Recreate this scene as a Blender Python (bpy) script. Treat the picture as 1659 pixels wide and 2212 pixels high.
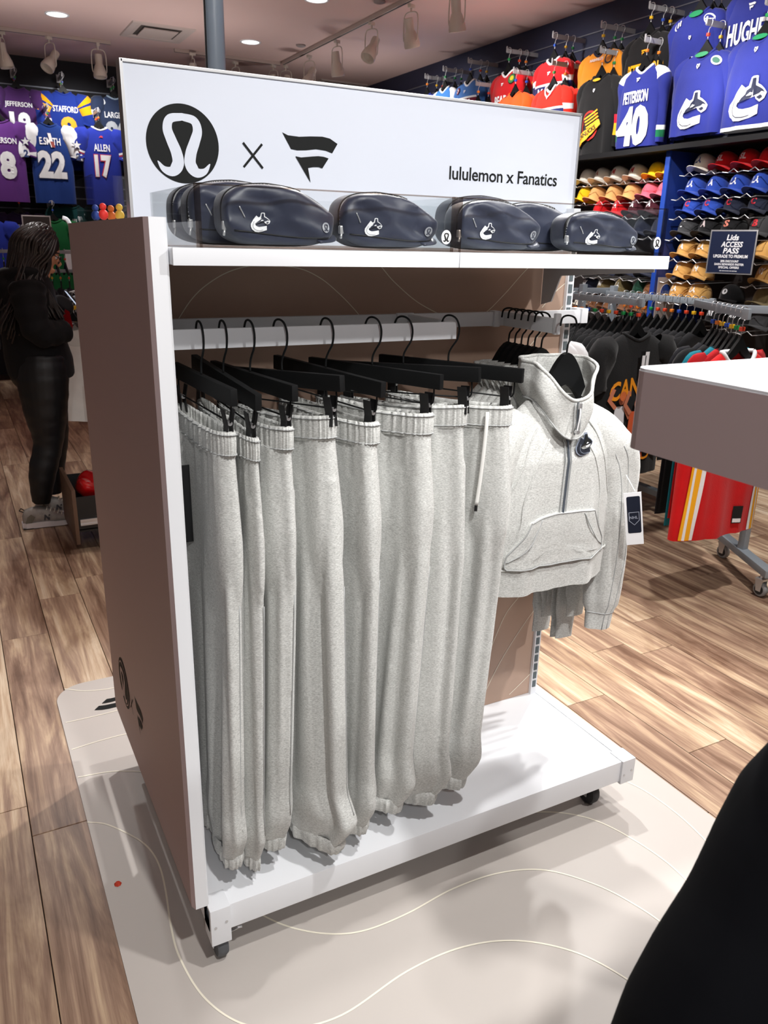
import bpy, bmesh, math, random
from math import sin, cos, pi, radians as R, sqrt
from mathutils import Vector, Matrix, noise
SC = bpy.context.scene
COL = SC.collection
for o in list(bpy.data.objects): bpy.data.objects.remove(o)

# ------------------------------------------------------------------ camera
cam = bpy.data.cameras.new('camera'); cam_o = bpy.data.objects.new('camera', cam); COL.objects.link(cam_o)
yaw, pitch, roll = .4937, .324, .0219
fwd = Vector((sin(yaw)*cos(pitch), cos(yaw)*cos(pitch), -sin(pitch)))
rt = Vector((cos(yaw), -sin(yaw), 0)); up = rt.cross(fwd)
rt, up = rt*cos(roll)+up*sin(roll), -rt*sin(roll)+up*cos(roll)
m = Matrix((rt, up, -fwd)).transposed().to_4x4(); m.translation = Vector((-.2816, -1.3188, 1.5))
cam_o.matrix_world = m
cam.sensor_fit = 'VERTICAL'; cam.sensor_height = 36; cam.lens = 36*1717.03/2212
cam.clip_start = .02; cam.clip_end = 60
cam.dof.use_dof = True; cam.dof.focus_distance = 1.8; cam.dof.aperture_fstop = 11.0
SC.camera = cam_o

# ------------------------------------------------------------------ world and lights
w = bpy.data.worlds.new('shop_world'); SC.world = w; w.use_nodes = True
bg = w.node_tree.nodes['Background']; bg.inputs[0].default_value = (1.0, .88, .88, 1); bg.inputs[1].default_value = .12
SC.view_settings.view_transform = 'Standard'; SC.view_settings.look = 'None'
SC.cycles.transparent_max_bounces = 24
SC.view_settings.exposure = -0.55; SC.view_settings.gamma = 1.0; SC.view_settings.use_curve_mapping = False
def spot(name, loc, target, power, size=70, blend=.5, rad=.05, col=(1, .985, .965)):
    l = bpy.data.lights.new(name, 'SPOT'); l.energy = power; l.spot_size = R(size); l.spot_blend = blend
    l.shadow_soft_size = rad; l.color = col
    o = bpy.data.objects.new(name, l); COL.objects.link(o); o.location = loc
    o.rotation_euler = (Vector(target)-Vector(loc)).to_track_quat('-Z', 'Y').to_euler(); return o
# track spots over the aisle in front of the display, and behind it, plus an added front fill
spot('spot_front', (.2, -1.9, 3.25), (.6, .1, .75), 330, 62, .6, .05)
spot('spot_front_right', (2.1, -2.0, 3.2), (.75, .1, .8), 265, 55, .6, .05)
spot('fill_front_far', (-.6, -3.0, 3.05), (.55, .1, .6), 150, 48, .6, .05)  # added fill that brightens the joggers and end panel, not a known fitting
spot('spot_overhead', (.9, -1.0, 3.25), (1.0, -.15, .15), 260, 50, .6, .05)
spot('spot_behind', (1.7, 1.9, 3.25), (.5, -.3, .2), 420, 75, .6, .05)
spot('spot_right_aisle', (2.5, .2, 3.25), (2.1, .7, 0), 330, 95, .7, .06)
spot('spot_right_behind', (3.1, 1.9, 3.25), (2.2, .9, 0), 260, 100, .7, .06)
spot('spot_left_aisle', (.2, 4.9, 3.25), (-.1, 2.4, 0), 150, 90, .7, .06)
for i, y in enumerate((1.7, 2.9, 4.3, 6.0)):
    spot('spot_right_wall', (3.3, y, 3.12), (4.45, y+.2, 2.2), 95, 100, .8, .05)
for i, x in enumerate((.1, 1.2)):
    spot('spot_back_wall', (x, 7.72, 3.12), (x, 8.7, 2.1), 75, 100, .8, .05)
for y in (2.0, 3.4):
    spot('spot_caps', (2.3, y, 3.2), (4.2, y+.2, 1.5), 330, 60, .7, .05)
pl_ = bpy.data.lights.new('fill_above_sign', 'POINT'); pl_.energy = 30; pl_.shadow_soft_size = .1; pl_.color = (1, .96, .92)  # added unseen fill light that brightens the pole and its surroundings
po_ = bpy.data.objects.new('fill_above_sign', pl_); COL.objects.link(po_); po_.location = (.75, 1.7, 2.95)
# added unseen upward spots, standing in for bounce light on the ceiling
for x, y, p_ in ((3.7, 2.4, 22), (3.7, 4.6, 22), (3.7, 6.8, 26), (1.8, 6.4, 34), (.4, 6.2, 34), (1.2, 4.6, 46), (-.6, 3.4, 30), (1.9, 2.2, 26)):
    spot('bounce_fill', (x, y, 2.2), (x, y, 3.3), p_*1.2, 165, 1, .12, (1, .93, .9))

# ------------------------------------------------------------------ materials
MATS = {}
def mat(name, col, rough=.6, metal=0, spec=.5, bump=0, bscale=60, var=0, vscale=8, emit=None, alpha=None, sheen=0, stretch=None, coat=0):
    if name in MATS: return MATS[name]
    m = bpy.data.materials.new(name); m.use_nodes = True; MATS[name] = m
    nt = m.node_tree; b = nt.nodes['Principled BSDF']
    c4 = (*col, 1)
    b.inputs['Base Color'].default_value = c4; b.inputs['Roughness'].default_value = rough
    b.inputs['Metallic'].default_value = metal; b.inputs['Specular IOR Level'].default_value = spec
    if sheen: b.inputs['Sheen Weight'].default_value = sheen; b.inputs['Sheen Roughness'].default_value = .5
    if coat: b.inputs['Coat Weight'].default_value = coat
    if emit: b.inputs['Emission Color'].default_value = (*emit[0], 1); b.inputs['Emission Strength'].default_value = emit[1]
    if var or bump:
        tc = nt.nodes.new('ShaderNodeTexCoord'); mp = nt.nodes.new('ShaderNodeMapping')
        nt.links.new(tc.outputs['Object'], mp.inputs[0])
        if stretch: mp.inputs['Scale'].default_value = stretch
    if var:
        n = nt.nodes.new('ShaderNodeTexNoise'); n.inputs['Scale'].default_value = vscale; n.inputs['Detail'].default_value = 6
        nt.links.new(mp.outputs[0], n.inputs['Vector'])
        r = nt.nodes.new('ShaderNodeValToRGB'); e = r.color_ramp.elements
        e[0].position = .32; e[1].position = .68
        e[0].color = (*[x*(1-var) for x in col], 1); e[1].color = (*[min(1, x*(1+var)) for x in col], 1)
        nt.links.new(n.outputs['Fac'], r.inputs[0]); nt.links.new(r.outputs[0], b.inputs['Base Color'])
    if bump:
        n2 = nt.nodes.new('ShaderNodeTexNoise'); n2.inputs['Scale'].default_value = bscale; n2.inputs['Detail'].default_value = 3
        nt.links.new(mp.outputs[0], n2.inputs['Vector'])
        bp = nt.nodes.new('ShaderNodeBump'); bp.inputs['Strength'].default_value = bump; bp.inputs['Distance'].default_value = .004
        nt.links.new(n2.outputs['Fac'], bp.inputs['Height']); nt.links.new(bp.outputs[0], b.inputs['Normal'])
    return m
def srgb(r, g, b):
    f = lambda c: (c/255/12.92) if c/255 <= .04045 else ((c/255+.055)/1.055)**2.4
    return (f(r), f(g), f(b))
def cloth(name, rgb, **k):
    kw = dict(rough=.85, spec=.2, bump=.25, bscale=180, sheen=.15); kw.update(k)
    return mat(name, srgb(*rgb), **kw)
WHITE = mat('white_laminate', srgb(236, 238, 242), .32, spec=.45)
WHITE_SHADED = mat('shaded_white_laminate', srgb(190, 170, 171), .55, spec=.3)  # white laminate with the mauve of its shaded faces put into the colour
BROWN = mat('brown_panel', srgb(188, 160, 142), .5, spec=.3, var=.03, vscale=2)
BLACKM = mat('black_plastic', (.006, .006, .007), .5)
BLACKW = mat('black_hanger', (.005, .0055, .006), .55, spec=.25)
BLACKI = mat('black_ink', (.010, .011, .011), .7, spec=.2)
STEEL = mat('brushed_steel', (.62, .62, .63), .38, metal=.75)
FOUT = mat('satin_steel', srgb(168, 166, 168), .42, metal=.3)
STRIP = mat('slat_strip_metal', srgb(128, 132, 142), .5, metal=.6)
GREYM = mat('grey_painted_metal', srgb(150, 158, 166), .45, spec=.5)
WHITEM = mat('white_painted_metal', srgb(232, 234, 238), .35, spec=.5)
CREAMM = mat('cream_lamp_enamel', srgb(196, 186, 174), .4)
RUBBER = mat('grey_rubber', srgb(92, 94, 98), .7)
RUBBERD = mat('dark_rubber', (.02, .02, .022), .6)
INKW = mat('white_print', srgb(240, 240, 242), .6)
LINE = mat('cream_line_print', srgb(238, 232, 214), .5)
def heather(name, a, b_):
    m = mat(name, a, .95, spec=.1)
    nt = m.node_tree; b = nt.nodes['Principled BSDF']
    tc = nt.nodes.new('ShaderNodeTexCoord'); mp = nt.nodes.new('ShaderNodeMapping'); mp.inputs['Scale'].default_value = (1, 1, 3.2)
    nt.links.new(tc.outputs['Object'], mp.inputs[0])
    n = nt.nodes.new('ShaderNodeTexNoise'); n.inputs['Scale'].default_value = 200; n.inputs['Detail'].default_value = 5; n.inputs['Roughness'].default_value = .75
    nt.links.new(mp.outputs[0], n.inputs['Vector'])
    r = nt.nodes.new('ShaderNodeValToRGB'); r.color_ramp.elements[0].position = .34; r.color_ramp.elements[1].position = .62
    r.color_ramp.elements[0].color = (*b_, 1); r.color_ramp.elements[1].color = (*a, 1)
    nt.links.new(n.outputs['Fac'], r.inputs[0]); nt.links.new(r.outputs[0], b.inputs['Base Color'])
    n2 = nt.nodes.new('ShaderNodeTexNoise'); n2.inputs['Scale'].default_value = 18; n2.inputs['Detail'].default_value = 4
    nt.links.new(tc.outputs['Object'], n2.inputs['Vector'])
    ad = nt.nodes.new('ShaderNodeMath'); ad.operation = 'MULTIPLY_ADD'; ad.inputs[1].default_value = .1
    nt.links.new(n.outputs['Fac'], ad.inputs[0]); nt.links.new(n2.outputs['Fac'], ad.inputs[2])
    bp = nt.nodes.new('ShaderNodeBump'); bp.inputs['Strength'].default_value = .35; bp.inputs['Distance'].default_value = .006
    nt.links.new(ad.outputs[0], bp.inputs['Height']); nt.links.new(bp.outputs[0], b.inputs['Normal'])
    b.inputs['Sheen Weight'].default_value = .2
    return m
HEATHER = heather('heather_grey_fleece', srgb(222, 223, 220), srgb(166, 167, 164))
HEATHERD = mat('heather_seam', srgb(176, 178, 178), .95, spec=.1)

# ------------------------------------------------------------------ object helpers
def link(o, parent=None):
    COL.objects.link(o)
    if parent is not None: o.parent = parent
    return o
def thing(name, label, cat, loc=(0, 0, 0), rz=0, group=None):
    o = bpy.data.objects.new(name, None); o.empty_display_size = .05; link(o)
    o.location = loc; o.rotation_euler = (0, 0, rz); o['label'] = label; o['category'] = cat
    if group: o['group'] = group
    return o
def tag(o, label, cat, group=None):
    o['label'] = label; o['category'] = cat
    if group: o['group'] = group
    return o
def struct(o): o['kind'] = 'structure'; return o
def copy_tree(o, parent=None, loc=None, rz=None):
    c = o.copy(); COL.objects.link(c)
    if parent is not None: c.parent = parent
    if loc is not None: c.location = loc
    if rz is not None: c.rotation_euler = (0, 0, rz)
    for ch in list(o.children):
        copy_tree(ch, c)
    return c
class MB:
    def __init__(s): s.v = []; s.f = []; s.mi = []
    def add(s, vs, fs, mi=0):
        n = len(s.v); s.v += [tuple(v) for v in vs]
        for f in fs: s.f.append([i+n for i in f]); s.mi.append(mi)
        return s
    def box(s, a, b, mi=0, bev=0):
        (x0, y0, z0), (x1, y1, z1) = a, b
        if bev > 0:
            bm = bmesh.new(); bmesh.ops.create_cube(bm, size=1)
            for v in bm.verts: v.co = Vector(((x0+x1)/2+v.co.x*(x1-x0), (y0+y1)/2+v.co.y*(y1-y0), (z0+z1)/2+v.co.z*(z1-z0)))
            bmesh.ops.bevel(bm, geom=list(bm.edges), offset=bev, segments=2, profile=.7, affect='EDGES')
            bm.verts.index_update()
            s.add([v.co for v in bm.verts], [[v.index for v in f.verts] for f in bm.faces], mi); bm.free(); return s
        vs = [(x, y, z) for z in (z0, z1) for y in (y0, y1) for x in (x0, x1)]
        return s.add(vs, [(0, 2, 3, 1), (4, 5, 7, 6), (0, 1, 5, 4), (2, 6, 7, 3), (0, 4, 6, 2), (1, 3, 7, 5)], mi)
    def loft(s, rings, mi=0, cap0=False, cap1=False, closed=True, mf=None):
        n = len(rings[0]); base = len(s.v)
        for r in rings: s.v += [tuple(p) for p in r]
        for i in range(len(rings)-1):
            for j in range(n if closed else n-1):
                k = (j+1) % n
                s.f.append([base+i*n+j, base+i*n+k, base+(i+1)*n+k, base+(i+1)*n+j]); s.mi.append(mf(i, j) if mf else mi)
        if cap0: s.f.append([base+j for j in range(n)][::-1]); s.mi.append(mi)
        if cap1: s.f.append([base+(len(rings)-1)*n+j for j in range(n)]); s.mi.append(mi)
        return s
    def tube(s, path, r, mi=0, n=8, caps=True, flat=None):
        P = [Vector(p) for p in path]; rings = []
        rad = r if isinstance(r, (list, tuple)) else [r]*len(P)
        t0 = (P[1]-P[0]).normalized(); ref = Vector((0, 0, 1)) if abs(t0.z) < .9 else Vector((1, 0, 0))
        u = t0.cross(ref).normalized()
        for i, p in enumerate(P):
            t = (P[min(i+1, len(P)-1)]-P[max(i-1, 0)])
            if t.length < 1e-9: t = t0
            t.normalize(); u = (u-t*u.dot(t)); u = u.normalized() if u.length > 1e-6 else t.orthogonal().normalized()
            v = t.cross(u)
            k = flat if flat else 1
            rings.append([p+(u*cos(a)+v*sin(a)*k)*rad[i] for a in [2*pi*j/n for j in range(n)]])
        return s.loft(rings, mi, caps, caps)
    def lathe(s, prof, c=(0, 0, 0), mi=0, n=16, axis='z', cap=True):
        rings = []
        for r, h in prof:
            rg = []
            for j in range(n):
                a = 2*pi*j/n; x, y = r*cos(a), r*sin(a)
                p = (x, y, h) if axis == 'z' else ((h, x, y) if axis == 'x' else (y, h, x))
                rg.append((c[0]+p[0], c[1]+p[1], c[2]+p[2]))
            rings.append(rg)
        return s.loft(rings, mi, cap, cap)
    def prism(s, poly, d, fr, mi=0):   # 2-D polygon extruded by d; fr(u, v, w) -> point
        n = len(poly)
        s.add([fr(u, v, 0) for u, v in poly]+[fr(u, v, d) for u, v in poly],
              [list(range(n))[::-1], list(range(n, 2*n))]+[[i, (i+1) % n, n+(i+1) % n, n+i] for i in range(n)], mi)
        return s
    def mesh(s, name, smooth=False, angle=None):
        me = bpy.data.meshes.new(name); me.from_pydata(s.v, [], s.f); me.update()
        if any(s.mi): me.polygons.foreach_set('material_index', s.mi)
        if smooth: me.polygons.foreach_set('use_smooth', [True]*len(me.polygons))
        bm = bmesh.new(); bm.from_mesh(me); bmesh.ops.recalc_face_normals(bm, faces=bm.faces); bm.to_mesh(me); bm.free()
        if smooth and angle:
            try: me.set_sharp_from_angle(angle=R(angle))
            except Exception: pass
        return me
    def build(s, name, m, parent=None, loc=None, smooth=False, angle=None):
        me = s.mesh(name, smooth, angle)
        for mm in (m if isinstance(m, (list, tuple)) else [m]): me.materials.append(mm)
        o = bpy.data.objects.new(name, me); link(o, parent)
        if loc is not None: o.location = loc
        return o
def box(name, a, b, m, parent=None, bev=0):
    return MB().box(a, b, 0, bev).build(name, m, parent, smooth=bev > 0, angle=40)
_TXT = {}
def text2d(t, bold=0.0, italic=0.0, width=None, height=None, curve=0, spacing=1.0):
    """lettering as a flat 2-D mesh centred on the origin: (verts, faces)"""
    key = (t, bold, italic, spacing)
    if key not in _TXT:
        cu = bpy.data.curves.new('lettering', 'FONT'); cu.body = t; cu.align_x = 'CENTER'; cu.resolution_u = 3
        cu.offset = bold; cu.shear = italic; cu.space_character = spacing; cu.fill_mode = 'FRONT'; cu.size = 1
        o = bpy.data.objects.new('lettering', cu); COL.objects.link(o)
        me = bpy.data.meshes.new_from_object(o.evaluated_get(bpy.context.evaluated_depsgraph_get()))
        vs = [(v.co.x, v.co.y) for v in me.vertices]; fs = [list(p.vertices) for p in me.polygons]
        bpy.data.objects.remove(o); bpy.data.curves.remove(cu); bpy.data.meshes.remove(me)
        _TXT[key] = (vs, fs)
    vs, fs = _TXT[key]
    x0, x1 = min(v[0] for v in vs), max(v[0] for v in vs); y0, y1 = min(v[1] for v in vs), max(v[1] for v in vs)
    sx = width/(x1-x0) if width else None; sy = height/(y1-y0) if height else None
    sx = sx or sy; sy = sy or sx
    return [((x-(x0+x1)/2)*sx, (y-(y0+y1)/2)*sy + curve*((x-(x0+x1)/2)*sx)**2) for x, y in vs], fs
def subdiv2d(vs, fs, step):
    """cut a flat 2-D mesh along a grid so that it can follow a curved surface"""
    bm = bmesh.new(); bv = [bm.verts.new((x, y, 0)) for x, y in vs]
    for f in fs:
        try: bm.faces.new([bv[i] for i in f])
        except ValueError: pass
    for ax in (0, 1):
        lo, hi = min(v[ax] for v in vs), max(v[ax] for v in vs); n = min(14, int((hi-lo)/step))
        for i in range(1, n+1):
            c = lo+(hi-lo)*i/(n+1); co = [0, 0, 0]; no = [0, 0, 0]; co[ax] = c; no[ax] = 1
            bmesh.ops.bisect_plane(bm, geom=bm.verts[:]+bm.edges[:]+bm.faces[:], plane_co=co, plane_no=no, dist=1e-6)
    bm.verts.index_update()
    r = ([(v.co.x, v.co.y) for v in bm.verts], [[v.index for v in f.verts] for f in bm.faces]); bm.free(); return r
def decal(name, shapes, fr, mats, parent, grid=0):
    """flat print: shapes = list of (verts2d, faces, material index); fr(u, v, lift) -> local point"""
    b = MB()
    for k, (vs, fs, mi) in enumerate(shapes):
        if grid: vs, fs = subdiv2d(vs, fs, grid)
        b.add([fr(u, v, (.0018 if grid else .0008)*(k+1)) for u, v in vs], fs, mi)
    me = bpy.data.meshes.new(name); me.from_pydata(b.v, [], b.f); me.update(); me.polygons.foreach_set('material_index', b.mi)
    for mm in mats: me.materials.append(mm)
    return link(bpy.data.objects.new(name, me), parent)
from mathutils.bvhtree import BVHTree
def onto(o, x0, z0, rot=0, lift=.001, depth=-.5):
    """drop flat (u, v) on the -y side of a mesh: u, v are measured from (x0, z0)"""
    bv = BVHTree.FromPolygons([v.co for v in o.data.vertices], [list(p.vertices) for p in o.data.polygons])
    cr, sr = cos(rot), sin(rot); last = [0]
    def f(u, v, l):
        x, z = x0+u*cr-v*sr, z0+u*sr+v*cr
        h = bv.ray_cast(Vector((x, depth, z)), Vector((0, 1, 0)))[0]
        if h is not None: last[0] = h.y
        return (x, last[0]-lift-l, z)
    return f
def poly(pts, mi=0): return (list(pts), [list(range(len(pts)))], mi)
def disc2d(cx, cy, rx, ry, mi=0, n=40): return poly([(cx+rx*cos(2*pi*i/n), cy+ry*sin(2*pi*i/n)) for i in range(n)], mi)
def band2d(pts, w, mi=0):
    """open polyline with a width (number or list) as a strip of quads"""
    P = [Vector(p) for p in pts]; L = []; n = len(P)
    ws = w if isinstance(w, (list, tuple)) else [w]*n
    vs = []
    for i in range(n):
        t = (P[min(i+1, n-1)]-P[max(i-1, 0)]).normalized(); nn = Vector((-t.y, t.x))
        vs += [tuple(P[i]+nn*ws[i]/2), tuple(P[i]-nn*ws[i]/2)]
    return (vs, [[2*i, 2*i+1, 2*i+3, 2*i+2] for i in range(n-1)], mi)
def smoothline(pts, k=8):
    """Catmull-Rom through the points"""
    P = [Vector(p) for p in pts]; P = [P[0]*2-P[1]]+P+[P[-1]*2-P[-2]]; out = []
    for i in range(1, len(P)-2):
        a, b, c, d = P[i-1:i+3]
        for j in range(k):
            t = j/k
            out.append(.5*((2*b)+(c-a)*t+(2*a-5*b+4*c-d)*t*t+(3*b-a-3*c+d)*t**3))
    out.append(P[-2]); return out
def xf(loc=(0, 0, 0), rz=0):
    return Matrix.Translation(loc) @ Matrix.Rotation(rz, 4, 'Z')
def evaluated(o, name, mats, parent, smooth=True):
    me = bpy.data.meshes.new_from_object(o.evaluated_get(bpy.context.evaluated_depsgraph_get()))
    me.name = name; old = o.data; bpy.data.objects.remove(o); bpy.data.meshes.remove(old)
    me.materials.clear()
    for m_ in mats: me.materials.append(m_)
    me.polygons.foreach_set('use_smooth', [smooth]*len(me.polygons))
    return link(bpy.data.objects.new(name, me), parent) if parent is not None or True else None
def skin(chains, levels=2):
    """connected chains of (point, radius); chains after the first start at a named joint. Returns an object with Skin + Subdivision"""
    vs, rs, es, idx = [], [], [], {}
    for ch in chains:
        prev = None
        for p, r in ch:
            key = tuple(round(c, 4) for c in p)
            if key not in idx: idx[key] = len(vs); vs.append(p); rs.append(r if isinstance(r, tuple) else (r, r))
            i = idx[key]
            if prev is not None: es.append((prev, i))
            prev = i
    me = bpy.data.meshes.new('skin'); me.from_pydata(vs, es, []); o = bpy.data.objects.new('skin', me); COL.objects.link(o)
    o.modifiers.new('skin', 'SKIN').use_smooth_shade = True
    for i, r in enumerate(rs): me.skin_vertices[0].data[i].radius = r
    me.skin_vertices[0].data[0].use_root = True
    sb = o.modifiers.new('sub', 'SUBSURF'); sb.levels = levels; sb.render_levels = levels
    return o
def as_mb(o):
    me = bpy.data.meshes.new_from_object(o.evaluated_get(bpy.context.evaluated_depsgraph_get()))
    r = ([v.co.copy() for v in me.vertices], [list(p.vertices) for p in me.polygons])
    old = o.data; bpy.data.objects.remove(o); bpy.data.meshes.remove(old); bpy.data.meshes.remove(me); return r
def remesh(mb, name, mats, parent, vox, smooth=6):
    me = mb.mesh('raw'); o = bpy.data.objects.new('raw', me); COL.objects.link(o)
    rm = o.modifiers.new('r', 'REMESH'); rm.mode = 'VOXEL'; rm.voxel_size = vox
    if smooth: s = o.modifiers.new('s', 'SMOOTH'); s.iterations = smooth; s.factor = .5
    r = evaluated(o, name, mats, parent)
    bm = bmesh.new(); bm.from_mesh(r.data); bm.verts.ensure_lookup_table(); seen = set(); best = []
    for v0 in bm.verts:            # keep the outer shell only
        if v0.index in seen: continue
        st = [v0]; comp = []; seen.add(v0.index)
        while st:
            v_ = st.pop(); comp.append(v_)
            for e in v_.link_edges:
                q = e.other_vert(v_)
                if q.index not in seen: seen.add(q.index); st.append(q)
        if len(comp) > len(best): best = comp
    if len(best) < len(bm.verts):
        kp = set(v.index for v in best); bmesh.ops.delete(bm, geom=[v for v in bm.verts if v.index not in kp], context='VERTS'); bm.to_mesh(r.data)
    bm.free(); return r

# ------------------------------------------------------------------ setting: floor of planks, walls, ceiling
rng = random.Random(5)
def wood():
    m = bpy.data.materials.new('wood_plank'); m.use_nodes = True; nt = m.node_tree; L = nt.links.new; b = nt.nodes['Principled BSDF']
    tc = nt.nodes.new('ShaderNodeTexCoord'); oi = nt.nodes.new('ShaderNodeObjectInfo')
    cmb = nt.nodes.new('ShaderNodeVectorMath'); cmb.operation = 'MULTIPLY_ADD'
    mul = nt.nodes.new('ShaderNodeMath'); mul.operation = 'MULTIPLY'; mul.inputs[1].default_value = 37.0; L(oi.outputs['Random'], mul.inputs[0])
    L(tc.outputs['Object'], cmb.inputs[0]); cmb.inputs[1].default_value = (1, 1, 1); L(mul.outputs[0], cmb.inputs[2])
    def noise_(sc, st, det, rough=.6, dist=0):
        mp = nt.nodes.new('ShaderNodeMapping'); mp.inputs['Scale'].default_value = st; L(cmb.outputs[0], mp.inputs[0])
        n = nt.nodes.new('ShaderNodeTexNoise'); n.inputs['Scale'].default_value = sc; n.inputs['Detail'].default_value = det
        n.inputs['Roughness'].default_value = rough; n.inputs['Distortion'].default_value = dist; L(mp.outputs[0], n.inputs['Vector']); return n
    n1 = noise_(9, (1.9, .17, 1), 6, .6, .9); n2 = noise_(60, (1.6, .05, 1), 5, .7); n3 = noise_(3.2, (1.2, .5, 1), 4, .6, 1.2)
    r = nt.nodes.new('ShaderNodeValToRGB'); e = r.color_ramp.elements
    e[0].position = .3; e[0].color = (*srgb(120, 92, 74), 1); e[1].position = .7; e[1].color = (*srgb(222, 202, 176), 1)
    x = e.new(.44); x.color = (*srgb(158, 129, 108), 1); x = e.new(.56); x.color = (*srgb(194, 167, 138), 1)
    a = nt.nodes.new('ShaderNodeMath'); a.operation = 'MULTIPLY_ADD'; a.inputs[1].default_value = .35; L(n2.outputs['Fac'], a.inputs[0])
    s = nt.nodes.new('ShaderNodeMath'); s.operation = 'MULTIPLY_ADD'; s.inputs[1].default_value = .95; L(n1.outputs['Fac'], s.inputs[0]); s.inputs[2].default_value = -.15
    L(s.outputs[0], a.inputs[2])
    t = nt.nodes.new('ShaderNodeMath'); t.operation = 'MULTIPLY_ADD'; t.inputs[1].default_value = .14; L(oi.outputs['Random'], t.inputs[0]); t.inputs[2].default_value = -.07
    q = nt.nodes.new('ShaderNodeMath'); q.operation = 'ADD'; L(a.outputs[0], q.inputs[0]); L(t.outputs[0], q.inputs[1])
    L(q.outputs[0], r.inputs[0])
    mx = nt.nodes.new('ShaderNodeMix'); mx.data_type = 'RGBA'; mx.blend_type = 'MULTIPLY'
    r3 = nt.nodes.new('ShaderNodeValToRGB'); r3.color_ramp.elements[0].position = .3; r3.color_ramp.elements[0].color = (.62, .55, .5, 1)
    r3.color_ramp.elements[1].position = .5; r3.color_ramp.elements[1].color = (1, 1, 1, 1); L(n3.outputs['Fac'], r3.inputs[0])
    mx.inputs[0].default_value = .8; L(r.outputs[0], mx.inputs[6]); L(r3.outputs[0], mx.inputs[7]); L(mx.outputs[2], b.inputs['Base Color'])
    b.inputs['Roughness'].default_value = .38; b.inputs['Specular IOR Level'].default_value = .4
    bp = nt.nodes.new('ShaderNodeBump'); bp.inputs['Strength'].default_value = .12; bp.inputs['Distance'].default_value = .002
    L(n2.outputs['Fac'], bp.inputs['Height']); L(bp.outputs[0], b.inputs['Normal']); return m
WOOD = wood()
floor = struct(box('floor', (-5, -5, -.06), (4.6, 8.9, -.012), mat('dark_subfloor', srgb(70, 52, 42), .6)))
PW, PL, G = .17, 1.21, .0012
pm = MB().box((-PW/2+G, -PL/2+G, -.012), (PW/2-G, PL/2-G, 0), 0, .0015).mesh('plank'); pm.materials.append(WOOD)
known = {0: .487, 2: .743, 3: .65, 1: .105, 4: .87, -10: .62}     # where the end joints of some rows lie
for c in range(-11, 19):
    x = 1.427+PW*(c+.5)
    if x > 4.5: continue
    off = known.get(c, rng.uniform(0, PL)); y0 = -1.9
    k0 = math.floor((y0-off)/PL)
    for k in range(k0, 8):
        y = off+PL*(k+.5)
        if y-PL/2 > 8.7 or y+PL/2 < -1.3: continue
        if y+PL/2 > 8.88: continue
        o = bpy.data.objects.new('plank', pm); link(o, floor); o.location = (x, y, 0)
# plain boards of the same material where the camera hardly looks
for xa, xb, ya, yb in ((-5, 1.427-11*PW-.002, -5, 8.88), (1.427-11*PW, 4.6, -5, -3.2)):
    o = box('floor_field', (xa, ya, -.012), (xb, yb, -.001), WOOD, floor)
NAVY = mat('navy_slatwall', srgb(38, 42, 66), .6, var=.05)
DARKW = mat('dark_upper_wall', srgb(26, 26, 34), .7)
wall_right = struct(box('wall_right', (4.5, -5, 0), (4.62, 8.9, 3.3), NAVY))
wall_back = struct(box('wall_back', (-5, 8.8, 0), (4.5, 8.92, 3.3), DARKW))
CEIL = mat('ceiling_paint', srgb(205, 178, 172), .85, var=.015, vscale=1.5)
ceiling = struct(box('ceiling', (-5, -5, 3.3), (4.62, 8.92, 3.4), CEIL))
# metal inserts of the slatwall, one strip each
z = 3.12
sm = MB().box((-.008, -5.0, -.004), (0, 5.0, .004)).mesh('slat_strip'); sm.materials.append(STRIP)
while z > .7:
    o = bpy.data.objects.new('slat_strip', sm); link(o, wall_right); o.location = (4.5, 3.8, z)
    z -= .098
sm2 = MB().box((-3.2, -.008, -.006), (3.2, 0, .006)).mesh('slat_strip'); sm2.materials.append(STRIP)
z = 3.02
while z > .7:
    o = bpy.data.objects.new('slat_strip', sm2); link(o, wall_back); o.location = (1.0, 8.8, z)
    z -= .122
# ------------------------------------------------------------------ ceiling fittings
def downlight(loc, label):
    t = thing('ceiling_downlight', label, 'light', loc, group='recessed ceiling lights')
    MB().lathe([(.098, 0), (.1, -.006), (.082, -.008), (.08, .0)], n=28, cap=False).build('trim_ring', WHITEM, t, smooth=True)
    MB().lathe([(.0, -.003), (.081, -.003)], n=28, cap=False).build('lens', mat('lamp_lens', (1, 1, 1), emit=((1, .98, .95), 9)), t)
downlight((0.851,6.834,3.300), 'round lit ceiling light at far left, above the football jerseys')
downlight((2.570,6.857,3.300), 'round lit ceiling light above the white sign, beside the track lights')
downlight((2.555,5.240,3.300), 'round lit ceiling light cut by the top edge of the picture')
def sprinkler(loc, label):
    t = thing('ceiling_disc', label, 'detector', loc)
    MB().lathe([(.045, 0), (.045, -.012), (.03, -.018), (0, -.018)], n=20, cap=False).build('cover', mat('dull_disc', srgb(150, 140, 138), .6), t, smooth=True, angle=40)
sprinkler((3.024,6.710,3.300), 'small grey ceiling disc beside the long light track')
sprinkler((2.991,5.019,3.300), 'small grey ceiling disc at the top edge of the picture')
sprinkler((3.059,8.337,3.300), 'small grey ceiling disc just above the white sign edge')
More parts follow.
